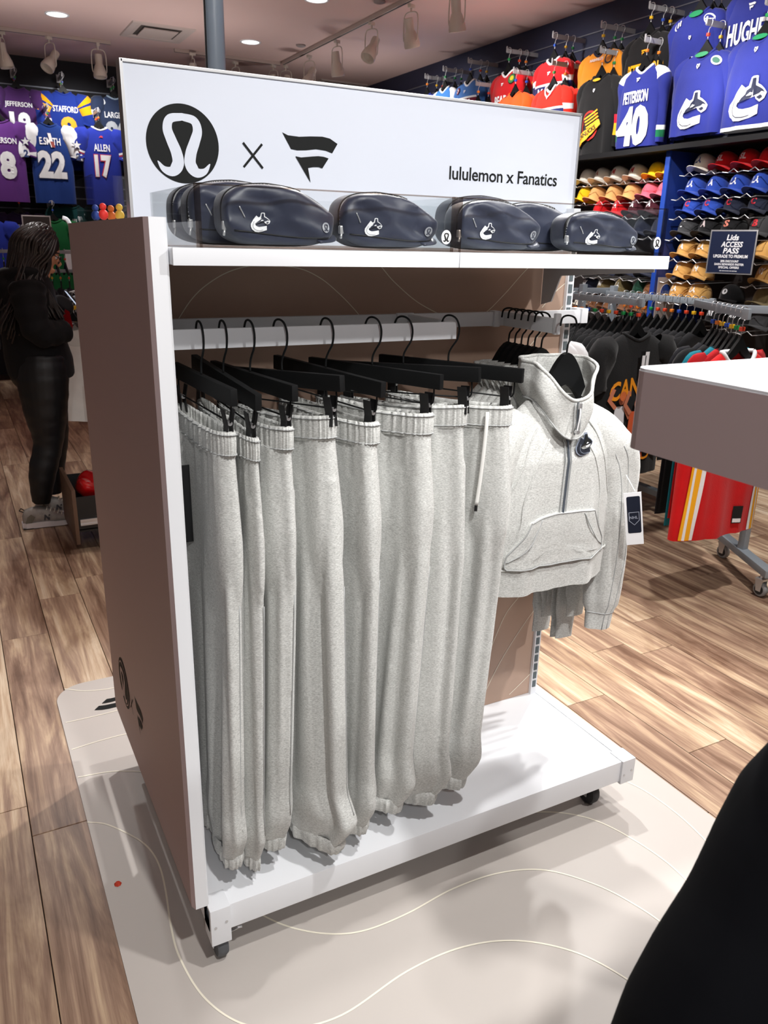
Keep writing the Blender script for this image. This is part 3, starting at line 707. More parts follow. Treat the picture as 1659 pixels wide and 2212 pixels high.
def joggers(k):
    ang = math.atan2(HD[k][1], HD[k][0]); rn = random.Random(40+k)
    zt = ZB-.062-.018
    lab = f'heather grey joggers, {ORD[k]} pair from the left on the jogger rail' if k < 7 else 'heather grey joggers with hanging drawstring, rightmost on the jogger rail'
    t = thing('joggers', lab, 'trousers', (HX[k], .155, RZ+HDZ[k]*.3), ang, 'grey joggers on the rail')
    bf, bb = BF[k], BB[k]; N = 60
    ph = [rn.uniform(0, 6.28) for _ in range(12)]
    tz = HDZ[k]/.175
    lean = [-.034, -.034, -.048, -.012, -.02, -.055, -.04, -.05][k]; flare = [.0, .0, .0, .022, .012, .006, .008, 0][k]; ca, sa = cos(ang), sin(ang)
    lx, ly = lean*ca, -lean*sa          # world lean towards -x seen in the local frame
    def pt(u, v, z, dz):
        s = max(0, -dz)
        return (u+lx*s, v+ly*s*.6, z+u*tz*max(0, 1-s*3))
    def bth(uu): return bb+(bf-bb)*(uu+1)/2
    def ring(uc, a, bs, dz, amp=0, gather=0, ng=30, e=.82, foldp=0, sag=0, bfix=None, n=0, cr=0):
        out = []; n = n or N
        for j in range(n):
            th = 2*pi*j/n; c, s = cos(th), sin(th)
            uu = sgnpow(c, e); u = uc+a*uu
            b = bfix if bfix else bth(max(-1, min(1, u/.16)))*bs
            f = amp*(sin(3*th+ph[0]+foldp+1.4*dz)+.8*sin(5*th+ph[1]-foldp*1.3-2.2*dz)+.5*sin(8*th+ph[2]+3*dz))
            if cr:
                for t0, wd in ((5.55+.25*sin(ph[5]+2*dz), .2), (4.75+.3*sin(ph[6]-2.5*dz), .26), (.6+.2*sin(ph[7]+dz), .22)): f -= cr*math.exp(-((th-t0)/wd)**2)
            g = (gather*sin(ng*th+ph[3])+gather*.7*sin(ng*1.63*th+ph[4]))*(.35+.65*abs(sin(1.7*th+ph[8])))
            v = sgnpow(s, e)*(b+f)+g*s
            u += g*c*.8+f*.6*c
            out.append(pt(u, v, zt+dz-sag*(1-uu*uu)*(1 if s > 0 else .55), dz))
        return out
    sg = .010
    raw = MB(); rr = []
    for i in range(26):
        q = i/25; dz = -.035-q*.36
        a = .150+.022*min(1, q*2.2)-.030*max(0, (q-.6)/.4)**2; bs = .94+.20*min(1, q*2)-.62*max(0, (q-.55)/.45)**1.6
        rr.append(ring(0, a, bs, dz, .0035+.003*min(1, q*2), .0030*max(0, 1-q*2.6), 24, foldp=0, sag=sg*max(0, 1-q*2), n=120))
    raw.loft(rr, cap0=True, cap1=True); legs_ = []
    for s in (1, -1):
        ln = rn.uniform(.935, .965); rr = []; M = 48
        bl_ = (bf if s > 0 else bb)
        bot = rn.uniform(.95, 1.15)*(1.12 if k in (3, 6) and s > 0 else 1)
        for i in range(M):
            q = i/(M-1); dz = -.12-q*(ln-.12-.014); top = min(1, q/.24)
            a = .080+.008*top-.004*q; b = bl_*(.62+.40*top+.06*q)
            uc = s*(.080+.006*top-.012*q)
            if s > 0: a += flare*q*.8; uc += flare*q*1.3; b *= 1+3.5*flare*q
            if q > .84:
                w_ = (q-.84)/.16; bal = 1+.06*sin(min(1, w_*1.25)*pi)
                k_ = 1-.30*max(0, w_-.45)**1.6/.55**1.6
                a *= bal*k_*(1+(bot-1)*min(1, w_*2)); b = b*bal*(1-.16*max(0, w_-.45)/.55)
            af, uf, bq = a, uc, b
            rr.append(ring(uc, a, 1, dz, .004+.0035*q, .0012*max(0, (q-.9)/.1), 22, foldp=s*1.3+.8*q, bfix=b, e=.88, n=88, cr=min(.42*b, .017)*top*(1-.6*max(0, (q-.85)/.15))))
        raw.loft(rr, cap0=True, cap1=True); legs_.append((s, rr, ln, bot, bl_, M, af, uf, bq))
    remesh(raw, 'fleece_body', [HEATHER], t, .005, 5)
    for s, rr, ln, bot, bl_, M, af, uf, bq in legs_:
        a0 = af*1.0; b0 = bq*1.0; cf = []
        for dz, e_, g in ((-ln+.024, .93, .001), (-ln+.018, 1.04, .003), (-ln+.010, 1.05, .0045), (-ln-.002, 1.02, .005), (-ln-.012, .98, .0045), (-ln-.015, .9, .003), (-ln-.008, .82, .002), (-ln+.01, .8, .002)):
            cf.append(ring(uf, a0*e_, 1, dz, .0022, g*.62, 15, bfix=b0*e_, e=.9, foldp=s*1.3+.8, n=144))
        MB().loft(cf).build('cuff', HEATHER, t, smooth=True)
        if s > 0: MB().tube([rr[i][3] for i in range(12, M-4, 2)], .0010, n=5).build('side_seam', HEATHERD, t, smooth=True)
    wb = []
    for dz, e_, g in ((-.047, .985, .001), (-.043, 1.012, .0018), (-.036, 1.02, .0026), (-.02, 1.02, .003), (-.006, 1.015, .0028), (.001, 1.0, .0018), (.001, .95, .0018), (-.006, .93, .0026), (-.04, .92, .003)):
        wb.append(ring(0, .153*e_, .95*e_, dz, .0012, g*.7, 41, sag=sg, n=230))
    MB().loft(wb).build('waistband', HEATHER, t, smooth=True)
    for dz in (-.040, -.004):
        r2 = ring(0, .153*1.024, .95*1.03, dz, .0012, .0019, 41, sag=sg, n=230)
        MB().tube(r2+[r2[0]], .0014, n=5, caps=False).build('waist_stitch', HEATHERD, t, smooth=True)
    if k == 7:
        pts = [(.118, -bf*.92, zt-.012), (.122, -bf*1.12, zt-.03), (.121, -bf*1.2, zt-.09), (.117, -bf*1.24, zt-.16), (.112, -bf*1.26, zt-.215)]
        ds = MB().tube(smoothline(pts, 6), .0042, n=8, flat=.45).build('drawstring', mat('white_cord', srgb(232, 232, 228), .8), t, smooth=True)
        MB().tube([pts[-1], (.1115, -bf*1.26, zt-.228)], .0036, n=8).build('cord_tip', BLACKM, ds)
    if k == 0:
        cd = MB().box((-.035, -.040, zt-.26), (-.032, -.024, zt-.1), 0, .0005).build('hang_tag', BLACKM, t)
    return t
for k in range(8):
    clip_hanger(k); joggers(k)

# ------------------------------------------------------------------ garments with sleeves (jerseys, tees, sweatshirts)
class Garment:
    def __init__(s, L=.72, W=.25, D=.06, sh=.2, slope=.075, neck=.085, nd=.05, fold=.005, seed=0, e=.75, hemflare=1.0, N=44, rows=24, asym=0):
        s.__dict__.update(L=L, W=W, D=D, sh=sh, slope=slope, neck=neck, nd=nd, fold=fold, e=e, N=N, rows=rows, hemflare=hemflare, asym=asym)
        rn = random.Random(seed); s.ph = [rn.uniform(0, 6.28) for _ in range(8)]
    def w(s, z):
        if z > -s.slope: return s.neck+(s.sh-s.neck)*(max(0, -z)/s.slope)**.9
        t = min(1, (-z-s.slope)/(s.L-s.slope)); 
        return s.sh+(s.W-s.sh)*min(1, t*2.2)**.8*(1 if t < .7 else 1+(s.hemflare-1)*(t-.7)/.3)
    def d(s, z): return .022+(s.D-.022)*min(1, max(0, -z)/(.3*s.L))**.8
    def foldf(s, x, z):
        r = min(1, max(0, (-z-.1)/(s.L*.6)))
        k = pi/s.W
        return s.fold*r*(sin(2.1*k*x+s.ph[0]+2.5*z)+.7*sin(3.7*k*x+s.ph[1]-3*z)+.4*sin(6.3*k*x+s.ph[2]+5*z))+s.fold*.4*sin(9*z+4*k*x*.3+s.ph[3])*r
    def front(s, x, z, lift=0):
        w, d = s.w(z), s.d(z); q = min(.999, abs(x)/w)
        return -d*(1-q**(2/s.e))**(s.e/2)+s.foldf(x, z)-lift
    def drop(s, x, z, yneg):
        return s.nd*yneg*math.exp(-(x/(s.neck*.8))**2)*max(0, 1+z/(s.slope*1.6))
    def ring(s, z, k=1.0, lift=0):
        w, d = s.w(z)*k, s.d(z)*k; out = []
        for j in range(s.N):
            th = 2*pi*j/s.N; c, sn = cos(th), sin(th)
            x, y = w*sgnpow(c, s.e), d*sgnpow(sn, s.e)
            f = s.foldf(x, z)*(1 if sn < 0 else -.8)*min(1, abs(sn)*2)
            yn = max(0, -sn)
            out.append((x, y+f-(lift*yn), z-s.drop(x, z, min(1, yn*1.6))))
        return out
    def zs(s):
        t = [i/(s.rows-1) for i in range(s.rows)]
        return [0, -s.slope*.25, -s.slope*.5, -s.slope*.75]+[-s.slope-(s.L-s.slope)*q**1.1 for q in t]
    def body(s, mats, parent, bands=(), name='body', zmax=None):
        zz = s.zs()
        for b in bands: zz += [b[0]-.0005, b[0]+.0005, b[1]-.0005, b[1]+.0005]
        zz = sorted(set(z for z in zz if -s.L <= z <= 0), reverse=True)
        rings = [s.ring(z) for z in zz]
        def mf(i, j):
            zm = (zz[i]+zz[i+1])/2
            for z0, z1, mi in bands:
                if min(z0, z1) <= zm <= max(z0, z1): return mi
            return 0
        return MB().loft(rings, mf=mf).build(name, mats, parent, smooth=True)
    def sleeve(s, side, length, r0, r1, mats, parent, bands=(), out=.03, back=0, name='sleeve', depth=.8, n=18, m=20, cuff=None, fwd=0):
        x0 = s.sh-.075
        P = smoothline([(side*x0, .004, -s.slope*.62), (side*(s.sh-.005), back*.2, -s.slope-.03), (side*(s.sh+out*.6), back*.6-fwd*.2, -s.slope-.12), (side*(s.sh+out), back-fwd*.5, -s.slope-.12-length*.35), (side*(s.sh+out*1.0), back-fwd, -s.slope-.06-length*.68), (side*(s.sh+out*.9), back-fwd, -s.slope-length)], 5)
        P = [Vector(p) for p in P]; M = len(P); rings = []
        cum = [0]
        for i in range(1, M): cum.append(cum[-1]+(P[i]-P[i-1]).length)
        for i, p in enumerate(P):
            t = (P[min(i+1, M-1)]-P[max(i-1, 0)]).normalized(); q = cum[i]/cum[-1]
            u = Vector((0, 1, 0)).cross(t).normalized(); v = t.cross(u)
            r = r0*(.55+.45*min(1, q/.22)) + (r1-r0)*max(0, (q-.15)/.85)
            if cuff and q > cuff: r *= .82
            rg = []
            for j in range(n):
                a = 2*pi*j/n
                f = 1+.09*sin(3*a+s.ph[4]+7*q+side)+.06*sin(5*a-s.ph[5]+11*q)
                if q < .2: f = 1
                rg.append(p+u*cos(a)*r*f+v*sin(a)*min(r*depth, .03+.3*q)*f)
            rings.append(rg)
        def mf(i, j):
            qm = (cum[i]+cum[i+1])/2/cum[-1]
            for q0, q1, mi in bands:
                if q0 <= qm <= q1: return mi
            return 0
        return MB().loft(rings, mf=mf).build(name, mats, parent, smooth=True)
    def collar(s, m, parent, r=.008, name='collar'):
        rg = s.ring(0, 1.0); return MB().tube(rg+[rg[0]], r, n=8, caps=False).build(name, m, parent, smooth=True)
    def fr(s, x0, z0, k=0.004, rot=0):
        cr, sr = cos(rot), sin(rot)
        def f(u, v, l):
            x, z = x0+u*cr-v*sr, z0+u*sr+v*cr
            return (x, s.front(x, z)-k-l, z)
        return f
_HANG = {}
def shop_hanger(label, loc, rz, group, span=.2, bead=None, chrome=True, drop=.0, bulky=False):
    """coat hanger: hook over an arm at loc (top of the arm), shoulders below; the plane of the hanger is local x-z"""
    t = thing('coat_hanger', label, 'hanger', loc, rz, group)
    key = (span, chrome, bulky)
    if key not in _HANG:
        hk = smoothline([(0, -.026, -.012), (0, -.022, .006), (0, -.004, .0105), (0, .016, .003), (0, .022, -.018), (0, .012, -.04), (0, .001, -.055), (0, 0, -.1 if bulky else -.14)], 4)
        hk = [Vector((p.y, 0, p.z)) for p in hk]
        h = MB().tube(hk, .0022, n=6).mesh('hook', True); h.materials.append(STEEL if chrome else BLACKW)
        b = MB(); pts = []
        for i in range(25):
            q = -1+2*i/24
            pts.append((q*span, (-.108-.26*abs(q)**1.7) if bulky else (-.15-.07*abs(q)**.8), (.008+.028*(1-q*q)**2) if bulky else (.006+.010*(1-q*q)**2)))
        # flat shoulders, thin front to back
        top = [(x, z+r+(0 if bulky else .03*max(0, 1-abs(x/span)*1.5*(span/.095)*.62))) for x, z, r in pts]; bot_ = [(x, z-r) for x, z, r in pts]
        b.prism(top+bot_[::-1], .014, lambda u, v, w_: (u, w_-.007, v))
        bm_ = b.mesh('shoulder_bar'); bm_.materials.append(BLACKW)
        c = MB().box((-.009, -.009, -.088), (.009, .009, -.07), 0, .003).mesh('size_bead', True)
        _HANG[key] = (h, bm_, c)
    h, bm_, c = _HANG[key]
    link(bpy.data.objects.new('hook', h), t); link(bpy.data.objects.new('shoulder_bar', bm_), t)
    if bead is not None:
        cm = c.copy(); cm.materials.clear(); cm.materials.append(mat('size_bead_%d' % bead, [srgb(230, 180, 30), srgb(30, 140, 70), srgb(220, 70, 40), srgb(40, 80, 180), srgb(235, 130, 40)][bead], .4))
        link(bpy.data.objects.new('size_bead', cm), t)
    return t
# ------------------------------------------------------------------ half-zip sweatshirts on the straight arm
HG = Garment(L=.46, W=.190, D=.064, sh=.162, slope=.085, neck=.074, nd=.05, fold=.0055, seed=12, N=96, rows=54, hemflare=.97)
def sweat(y, rz, label, hero=False, hlabel=''):
    zoff = -.172
    t = thing('half_zip_sweatshirt', label, 'sweatshirt', (ARMX-(.022 if hero else 0), y, RZ+zoff), rz, 'grey half-zip sweatshirts on the arm')
    g = HG if hero else Garment(L=.475, W=.18, D=.012, sh=.165, slope=.085, neck=.08, nd=.04, fold=.0012, seed=int(y*1000), N=40, rows=22)
    g.body([HEATHER], t)
    rb = MB().loft([g.ring(z, k) for z, k in ((-.392, 1.0), (-.394, 1.02), (-.40, 1.012), (-.42, 1.006), (-.44, 1.0), (-.46, .985), (-.462, .95))])
    rb.build('hem_band', HEATHER, t, smooth=True)
    for s in (1, -1):
        sl = g.sleeve(s, .56 if hero else .61+.055*sin(y*170+s), .078 if hero else .062, .044 if hero else .036, [HEATHER], t, out=.075 if hero else .03, back=.015 if hero else .0, depth=.85 if hero else .2, n=28, name='sleeve', cuff=.9)
        if hero:
            n = 28; vs = sl.data.vertices; M = len(vs)//n
            for j in (7, 9): MB().tube([vs[i*n+(n*3//4 if s > 0 else n//4)+(j-8)*(1)].co for i in range(6, M)], .0014, n=5).build('sleeve_seam', HEATHERD, sl, smooth=True)
            rr = [vs[(M-3)*n+j].co for j in range(n)]
            MB().tube(rr+[rr[0]], .002, n=5, caps=False).build('cuff_seam', HEATHERD, sl, smooth=True)
    # funnel collar, open at the front over the zip
    cr = []; n = 72
    base = g.neck+.004
    for i in range(9):
        q = i/8; rg = []
        for j in range(n):
            th = 2*pi*j/n; c, sn = cos(th), sin(th); fr_ = max(0, -sn)
            wx = (base+.012-.012*abs(q-.5)*2+.012*q)*(1-.02*q); dy = (.062+.018*q)*(1 if hero else .26)
            rise = (.083 if hero else .05)*q*(1-.62*fr_**3)-(.052+.035)*fr_**2*(1-q)-.03*fr_**2*q
            wob = .006*sin(5*th+1.2)*sin(q*pi)+.004*sin(9*th)*q
            rg.append(((wx+wob)*sgnpow(c, .9), (dy+wob)*sgnpow(sn, .9)-.012*fr_*(1-q), rise+.002))
        cr.append(rg)
    inner = [[(x*.93, y_*.93, z-.003) for x, y_, z in rg] for rg in cr[::-1]]
    MB().loft(cr+inner).build('collar', HEATHER, t, smooth=True)
    rim = cr[-1]; MB().tube([(x*.975, y_*.975, z) for x, y_, z in rim]+[(rim[0][0]*.975, rim[0][1]*.975, rim[0][2])], .0042, n=8, caps=False).build('collar_rim', HEATHER, t, smooth=True)
    bs = cr[0]; MB().tube([(x*1.015, y_*1.02, z) for x, y_, z in bs]+[(bs[0][0]*1.015, bs[0][1]*1.02, bs[0][2])], .0018, n=6, caps=False).build('neck_seam', HEATHERD, t, smooth=True)
    if hero:
        def on(x, z, l=.0015): return (x, g.front(x, z)-l, z)
        zipx = lambda z: .004*sin(9*z+1)
        zl = [on(zipx(z), z, .003) for z in [-.088-.0085*i for i in range(22)]]
        top = [(0, cr[8][54][1]-.004, cr[8][54][2]-.004), (.001, cr[5][54][1]-.006, cr[5][54][2]), (.002, cr[2][54][1]-.006, cr[2][54][2])]
        zz_ = smoothline(top+zl, 3)
        zp = MB().tube(zz_, .0042, n=6, flat=.5).build('zip', mat('zip_grey', srgb(118, 126, 138), .35, metal=.6), t, smooth=True)
        MB().tube([Vector(p)+Vector((-.009, .001, 0)) for p in zz_], .0016, n=5).build('zip_seam', HEATHERD, zp, smooth=True)
        MB().tube([Vector(p)+Vector((.009, .001, 0)) for p in zz_], .0016, n=5).build('zip_seam', HEATHERD, zp, smooth=True)
        tp = Vector(top[0]); pl_ = MB(); pl_.box(tp+Vector((-.004, -.008, -.014)), tp+Vector((.004, -.002, .0)), 0, .0015)
        pl_.tube(smoothline([tp+Vector((0, -.007, -.012)), tp+Vector((-.004, -.012, -.03)), tp+Vector((-.012, -.016, -.058))], 4), .0022, n=6)
        pl_.lathe([(.0, .004), (.005, .004), (.005, -.004), (0, -.004)], tp+Vector((-.013, -.017, -.062)), axis='y', n=14)
        pl_.build('zip_pull', STEEL, t, smooth=True, angle=40)
        # raglan and princess seams
        for s in (1, -1):
            for pts in ([(.075, -.055), (.1, -.09), (.125, -.15), (.15, -.21), (.178, -.27)], [(.05, -.085), (.075, -.12), (.1, -.17), (.118, -.23), (.122, -.29), (.145, -.35), (.16, -.40)]):
                MB().tube([on(s*p.x, p.y, .0008) for p in smoothline([Vector(q) for q in pts], 7)], .0019, n=5).build('seam', HEATHER, t, smooth=True)
        # kangaroo pocket, a raised panel
        out = smoothline([Vector(p) for p in [(-.1, -.275), (-.02, -.262), (.095, -.268)]], 6)[:-1]+smoothline([Vector(p) for p in [(.095, -.268), (.118, -.31), (.152, -.355)]], 6)[:-1]+smoothline([Vector(p) for p in [(.152, -.355), (.156, -.38), (.15, -.390)]], 3)[:-1]
        out += [Vector((-.15+.3*(1-i/10), -.391)) for i in range(1, 10)]+smoothline([Vector(p) for p in [(-.15, -.390), (-.156, -.38), (-.152, -.355)]], 3)[:-1]+smoothline([Vector(p) for p in [(-.152, -.355), (-.118, -.31), (-.1, -.275)]], 6)[:-1]
        c0 = Vector((0, -.34)); rings = []
        for q, l in ((1.0, .0), (1.0, .0045), (.97, .0065), (.9, .006), (.6, .006), (.3, .006), (0.02, .006)):
            rings.append([on(c0.x+(p.x-c0.x)*q, c0.y+(p.y-c0.y)*q, l) for p in out])
        pk = MB().loft(rings, cap1=True).build('pocket', HEATHER, t, smooth=True)
        MB().tube([on(p.x*.985, c0.y+(p.y-c0.y)*.985, .007) for p in out+out[:1]], .0017, n=5, caps=False).build('pocket_seam', HEATHERD, pk, smooth=True)
        for s in (1, -1):
            MB().tube([on(s*p.x, p.y, .0072) for p in smoothline([Vector(q) for q in [(.062, -.272), (.085, -.315), (.12, -.352), (.15, -.372)]], 6)], .0015, n=5).build('pocket_stitch', HEATHERD, pk, smooth=True)
        hs = g.ring(-.392, 1.022); MB().tube(hs+[hs[0]], .0028, n=6, caps=False).build('hem_seam', HEATHER, t, smooth=True)
        # embroidered whale
        navy = mat('embroidery_navy', srgb(14, 20, 34), .7)
        def E(u, v, l): return on(.047+u, -.104+v, .0035+l*1.2)
        o_, k_ = orca(.0225, 0, 1), 1.14
        decal('team_emblem', [poly([(x*k_, y_*k_) for x, y_ in o_[0][0]], 2)]+o_[:2]+[(o_[2][0], o_[2][1], 2), (o_[4][0], o_[4][1], 3), (*poly([(x*.0225, y_*.0225) for x, y_ in [(-.3, -.08), (.1, .02), (.5, .1), (.2, -.14), (-.1, -.2)]], 3)[:2], 3)], E, [navy, BLACKI, mat('embroidery_grey', srgb(128, 136, 152), .7), INKW], t, .012)
        # price tag on a cord at the sleeve
        tg = MB().box((-.021, -.0006, -.07), (.021, .0006, .07), 0, .0004).build('hang_tag', mat('white_card', srgb(240, 240, 242), .5), t)
        tg.location = (.213, -.085, -.305); tg.rotation_euler = (R(4), R(-10), R(-38))
        decal('tag_print', [poly(rounded(-.015, -.042, .017, .056, .004), 0), (*text2d('NHL', .02, width=.02), 1), band2d([(-.011, .014), (-.011, -.008), (.001, -.02), (.013, -.008), (.013, .014), (-.011, .014)], .0018, 1)], lambda u, v, l: (u, -.0007-l*.5, v+.004), [mat('tag_navy', srgb(22, 28, 44), .4), mat('tag_grey', srgb(150, 155, 170), .5)], tg)
        MB().tube([(.205, -.05, -.2), (.211, -.08, -.235)], .0012, n=5).build('tag_cord', INKW, t)
    h = shop_hanger(hlabel, (ARMX, y, RZ+.0005), rz, 'black hangers on the sweatshirt arm', .13, None, False, bulky=True)
sweat(.112, R(1), 'heather grey half-zip sweatshirt with whale emblem and white tag, frontmost on the arm', True, 'black coat hanger of the front half-zip sweatshirt')
for i, (y, rz) in enumerate(((.205, -1), (.231, 1), (.257, 0), (.283, 1), (.309, -1), (.335, 0))):
    sweat(y, R(rz), f'heather grey half-zip sweatshirt, {ORD[i+1]} from the front on the arm', False, f'black coat hanger, {ORD[i+1]} from the front on the sweatshirt arm')

# ------------------------------------------------------------------ jerseys on the two walls
FACE_R = -pi/2      # facing the aisle from the right wall
_FO = {}
def faceout(x, y, z, rz, length, label, group):
    """square arm from the slatwall; its top at z, its tip at (x, y)"""
    t = thing('faceout_hook', label, 'wall hook', (x, y, z), rz, group)
    if length not in _FO:
        a = MB().box((-.006, .004, -.032), (.006, length-.008, 0), 0, .001).mesh('arm', True); a.materials.append(FOUT)
        l = MB().box((-.007, 0, -.028), (.007, .004, .016), 0, .001).mesh('end_lip', True); l.materials.append(FOUT)
        p = MB().box((-.02, length-.008, -.05), (.02, length, .03), 0, .002).mesh('wall_plate', True); p.materials.append(FOUT)
        _FO[length] = (a, l, p)
    for n, m_ in zip(('arm', 'end_lip', 'wall_plate'), _FO[length]): link(bpy.data.objects.new(n, m_), t)
    return t
def col(rgb): return cloth('cloth_%d_%d_%d' % rgb, rgb, var=.04, vscale=12)
def ink(rgb): return mat('print_%d_%d_%d' % rgb, srgb(*rgb), .6)
WH = (236, 236, 238)
def jersey(name, label, cat, loc, rz, g, base, sleeve=None, bands=(), sbands=(), slen=.3, sr=(.085, .07), sout=.035, sback=0, collar=None, decals=(), group=None, pal=(), sdepth=.7, tank=False):
    t = thing(name, label, cat, loc, rz, group)
    mats = [col(base)]+[col(c) for c in pal]
    g.body(mats, t, bands)
    sm = [col(sleeve or base)]+[col(c) for c in pal]
    if not tank:
        for s in (1, -1): g.sleeve(s, slen, sr[0], sr[1], sm, t, sbands, sout, sback, depth=sdepth)
    g.collar(col(collar or base), t, .009)
    for nm, shapes, x, z, mats_, rot in decals:
        decal(nm, shapes, g.fr(x, z, .006, rot), mats_, t, .03)
    return t
def words_(s, w_, h, rgb, x, z, bold=.02, rot=0, outline=None, name='lettering'):
    v, f = text2d(s, bold, width=w_, height=h); sh = [(v, f, 0)]; ms = [ink(rgb)]
    if outline:
        v2, f2 = text2d(s, bold+.035, width=w_*1.07, height=h*1.06); sh = [(v2, f2, 1), (v, f, 0)]; ms.append(ink(outline))
    return (name, sh, x, z, ms, rot)
NHLSH = lambda s: [poly([(-.7*s, .9*s), (0, .75*s), (.7*s, .9*s), (.75*s, -.1*s), (0, -1*s), (-.75*s, -.1*s)], 0), band2d([(-.35*s, .35*s), (.35*s, -.25*s)], .3*s, 1)]
SHIELD = lambda x, z, s=.014: ('shield_patch', NHLSH(s), x, z, [ink((210, 210, 216)), ink((30, 36, 60))], 0)
FL = lambda x, z, s, rgb: ('flag_print', flag(s, s), x, z, [ink(rgb)], 0)
# --- football jerseys on the back wall
def fb(seed, W=.2, L=.76): return Garment(L=L, W=W, D=.055, sh=.19, slope=.07, neck=.075, nd=.03, fold=.005, seed=seed, N=40, rows=22)
def short(label, n=7): return ' '.join(label.split(',')[0].split()[:n])
def rack_set(loc, rz, label, n, gname, dist, spare, facelen=.3, first=.11):
    """arm, hook cluster and the garments hanging behind the front one (loc = neck of the front garment)"""
    x, y, z = loc; zt = z+.171; d = Vector((-sin(rz), cos(rz), 0))      # towards the wall
    a = Vector((x, y, zt))-d*.03
    faceout(a.x, a.y, zt, rz, facelen, 'steel wall arm of the '+short(label, 11), 'steel wall arms')
    rn = random.Random(int(abs(x*31+y*77+z*13)*10))
    for i in range(n+1):
        off = (first+dist*(i-1)) if i else 0; p = Vector((x, y, zt+.0005))+d*off
        rj = rz+(R(rn.uniform(-2, 2)) if i else 0)
        shop_hanger('black hanger, %s from front, of the %s' % (ORD[i], short(label)), tuple(p), rj, gname, .095, rn.randrange(5))
        if i and spare:
            c = copy_tree(spare, None, tuple(Vector(loc)+d*off+Vector((0, 0, rn.uniform(-.008, .004)))), rz+R(rn.uniform(-2, 2)))
            c['label'] = 'plain jersey, %s from front, behind the %s' % (ORD[i], short(label)); c['group'] = gname.replace('hangers', 'spare jerseys')
def plain(name, cat, label, base, g, slen=.28, tank=False, sleeve=None, sr=(.075, .06), sout=.02):
    t = thing(name, label, cat, (0, 0, 0), 0, 'spare '+name)
    g.body([col(base)], t)
    if not tank:
        for s in (1, -1): g.sleeve(s, slen, sr[0], sr[1], [col(sleeve or base)], t, (), sout, .0, depth=.22, n=12)
    return t
def spare_of(base, g, label, **k):
    return plain('hanging_jersey', 'jersey', label, base, g, **k)
def drop_proto(t):
    for c in list(t.children): bpy.data.objects.remove(c)
    bpy.data.objects.remove(t)
thin = lambda seed, W=.19, L=.72: Garment(L=L, W=W, D=.013, sh=.19, slope=.07, neck=.075, nd=.03, fold=.0015, seed=seed, N=24, rows=10)
PURPLE, RAMS, NAVYJ, COWB, BILLS = (74, 40, 96), (28, 52, 140), (40, 52, 80), (22, 52, 120), (32, 48, 150)
def football(loc, label, base, decals, seed, sleeve=None, sbands=(), pal=(), collar=None, W=.195, L=.76, n=2, slen=.25, **k):
    g = fb(seed, W, L); t = jersey('football_jersey', label, 'jersey', loc, 0, g, base, sleeve, (), sbands, slen, (.092, .085), .05, 0, collar, decals, 'football jerseys on the back wall', pal, **k)
    sp = spare_of(base, thin(seed, W*.9, L*.97), 'x', slen=.24, sout=-.01, sr=(.06, .055))
    rack_set(loc, 0, label, n, 'hangers on the football jersey wall', .055, sp)
    drop_proto(sp); return t
football((.618, 8.5, 2.953), 'dark purple number 18 jersey, upper row at far left', PURPLE, [words_('JEFFERSON', .26, .06, WH, 0, -.17), words_('18', .2, .23, WH, 0, -.35, .05, name='number'), words_('18', .07, .06, WH, .16, -.075, .04, R(-25), name='number')], 21, sbands=[(.86, .93, 1), (.93, 1, 2)], pal=[WH, (235, 170, 60)])
football((1.07, 8.5, 2.953), 'royal blue number 9 jersey with yellow stripes, upper row', RAMS, [words_('STAFFORD', .25, .06, WH, 0, -.17), words_('9', .16, .24, (255, 178, 20), .02, -.36, .05, name='number')], 22, sbands=[(.25, .36, 1), (.42, .62, 1)], pal=[(255, 178, 20)])
football((1.588, 8.5, 2.957), 'dark navy number 80 jersey, upper row beside the white sign', NAVYJ, [words_('LARGENT', .25, .06, (214, 216, 220), 0, -.19), words_('80', .26, .24, (176, 180, 186), 0, -.37, .05, name='number'), words_('80', .09, .07, (200, 204, 208), -.15, -.07, .04, R(25), name='number')], 23, collar=(150, 170, 190))
football((.405, 8.18, 2.6), 'bright purple number 8 jersey, cut by the left picture edge', (92, 44, 120), [words_('JEFFERSON', .27, .07, WH, -.01, -.2), words_('18', .24, .26, WH, -.02, -.42, .06, name='number')], 24, sbands=[(.9, .96, 1)], pal=[WH])
STAR = [(cos(R(90+36*i))*(1 if i % 2 == 0 else .42), sin(R(90+36*i))*(1 if i % 2 == 0 else .42)) for i in range(10)]
def sleeve_star(t, g, s):
    pass
tb = football((.855, 8.18, 2.6), 'blue number 22 jersey with white sleeves, lower row', COWB, [words_('E.SMITH', .2, .07, WH, -.01, -.17), words_('22', .27, .26, WH, -.01, -.39, .05, outline=(20, 40, 90), name='number'), ('hang_tag', [poly([(-.014, .06), (.016, .055), (.02, -.08), (-.01, -.075)], 0), poly([(-.006, -.02), (.026, -.025), (.03, -.08), (0, -.075)], 1)], -.005, -.15, [ink((232, 226, 224)), ink((150, 60, 50))], R(8))], 25, sleeve=WH, W=.2)
for s in (1, -1):
    decal('sleeve_star', [poly([(x*.055, y*.055) for x, y in STAR], 1), poly([(x*.043, y*.043) for x, y in STAR], 0)], lambda u, v, l: (s*.245+u, -.078-l, -.19+v), [ink(WH), ink((20, 40, 90))], tb)
    v_, f_ = text2d('2', .05, width=.045, height=.07); decal('number', [(v_, f_, 0)], lambda u, v, l: (s*.25+u, -.075-l, -.30+v), [ink((40, 60, 110))], tb)
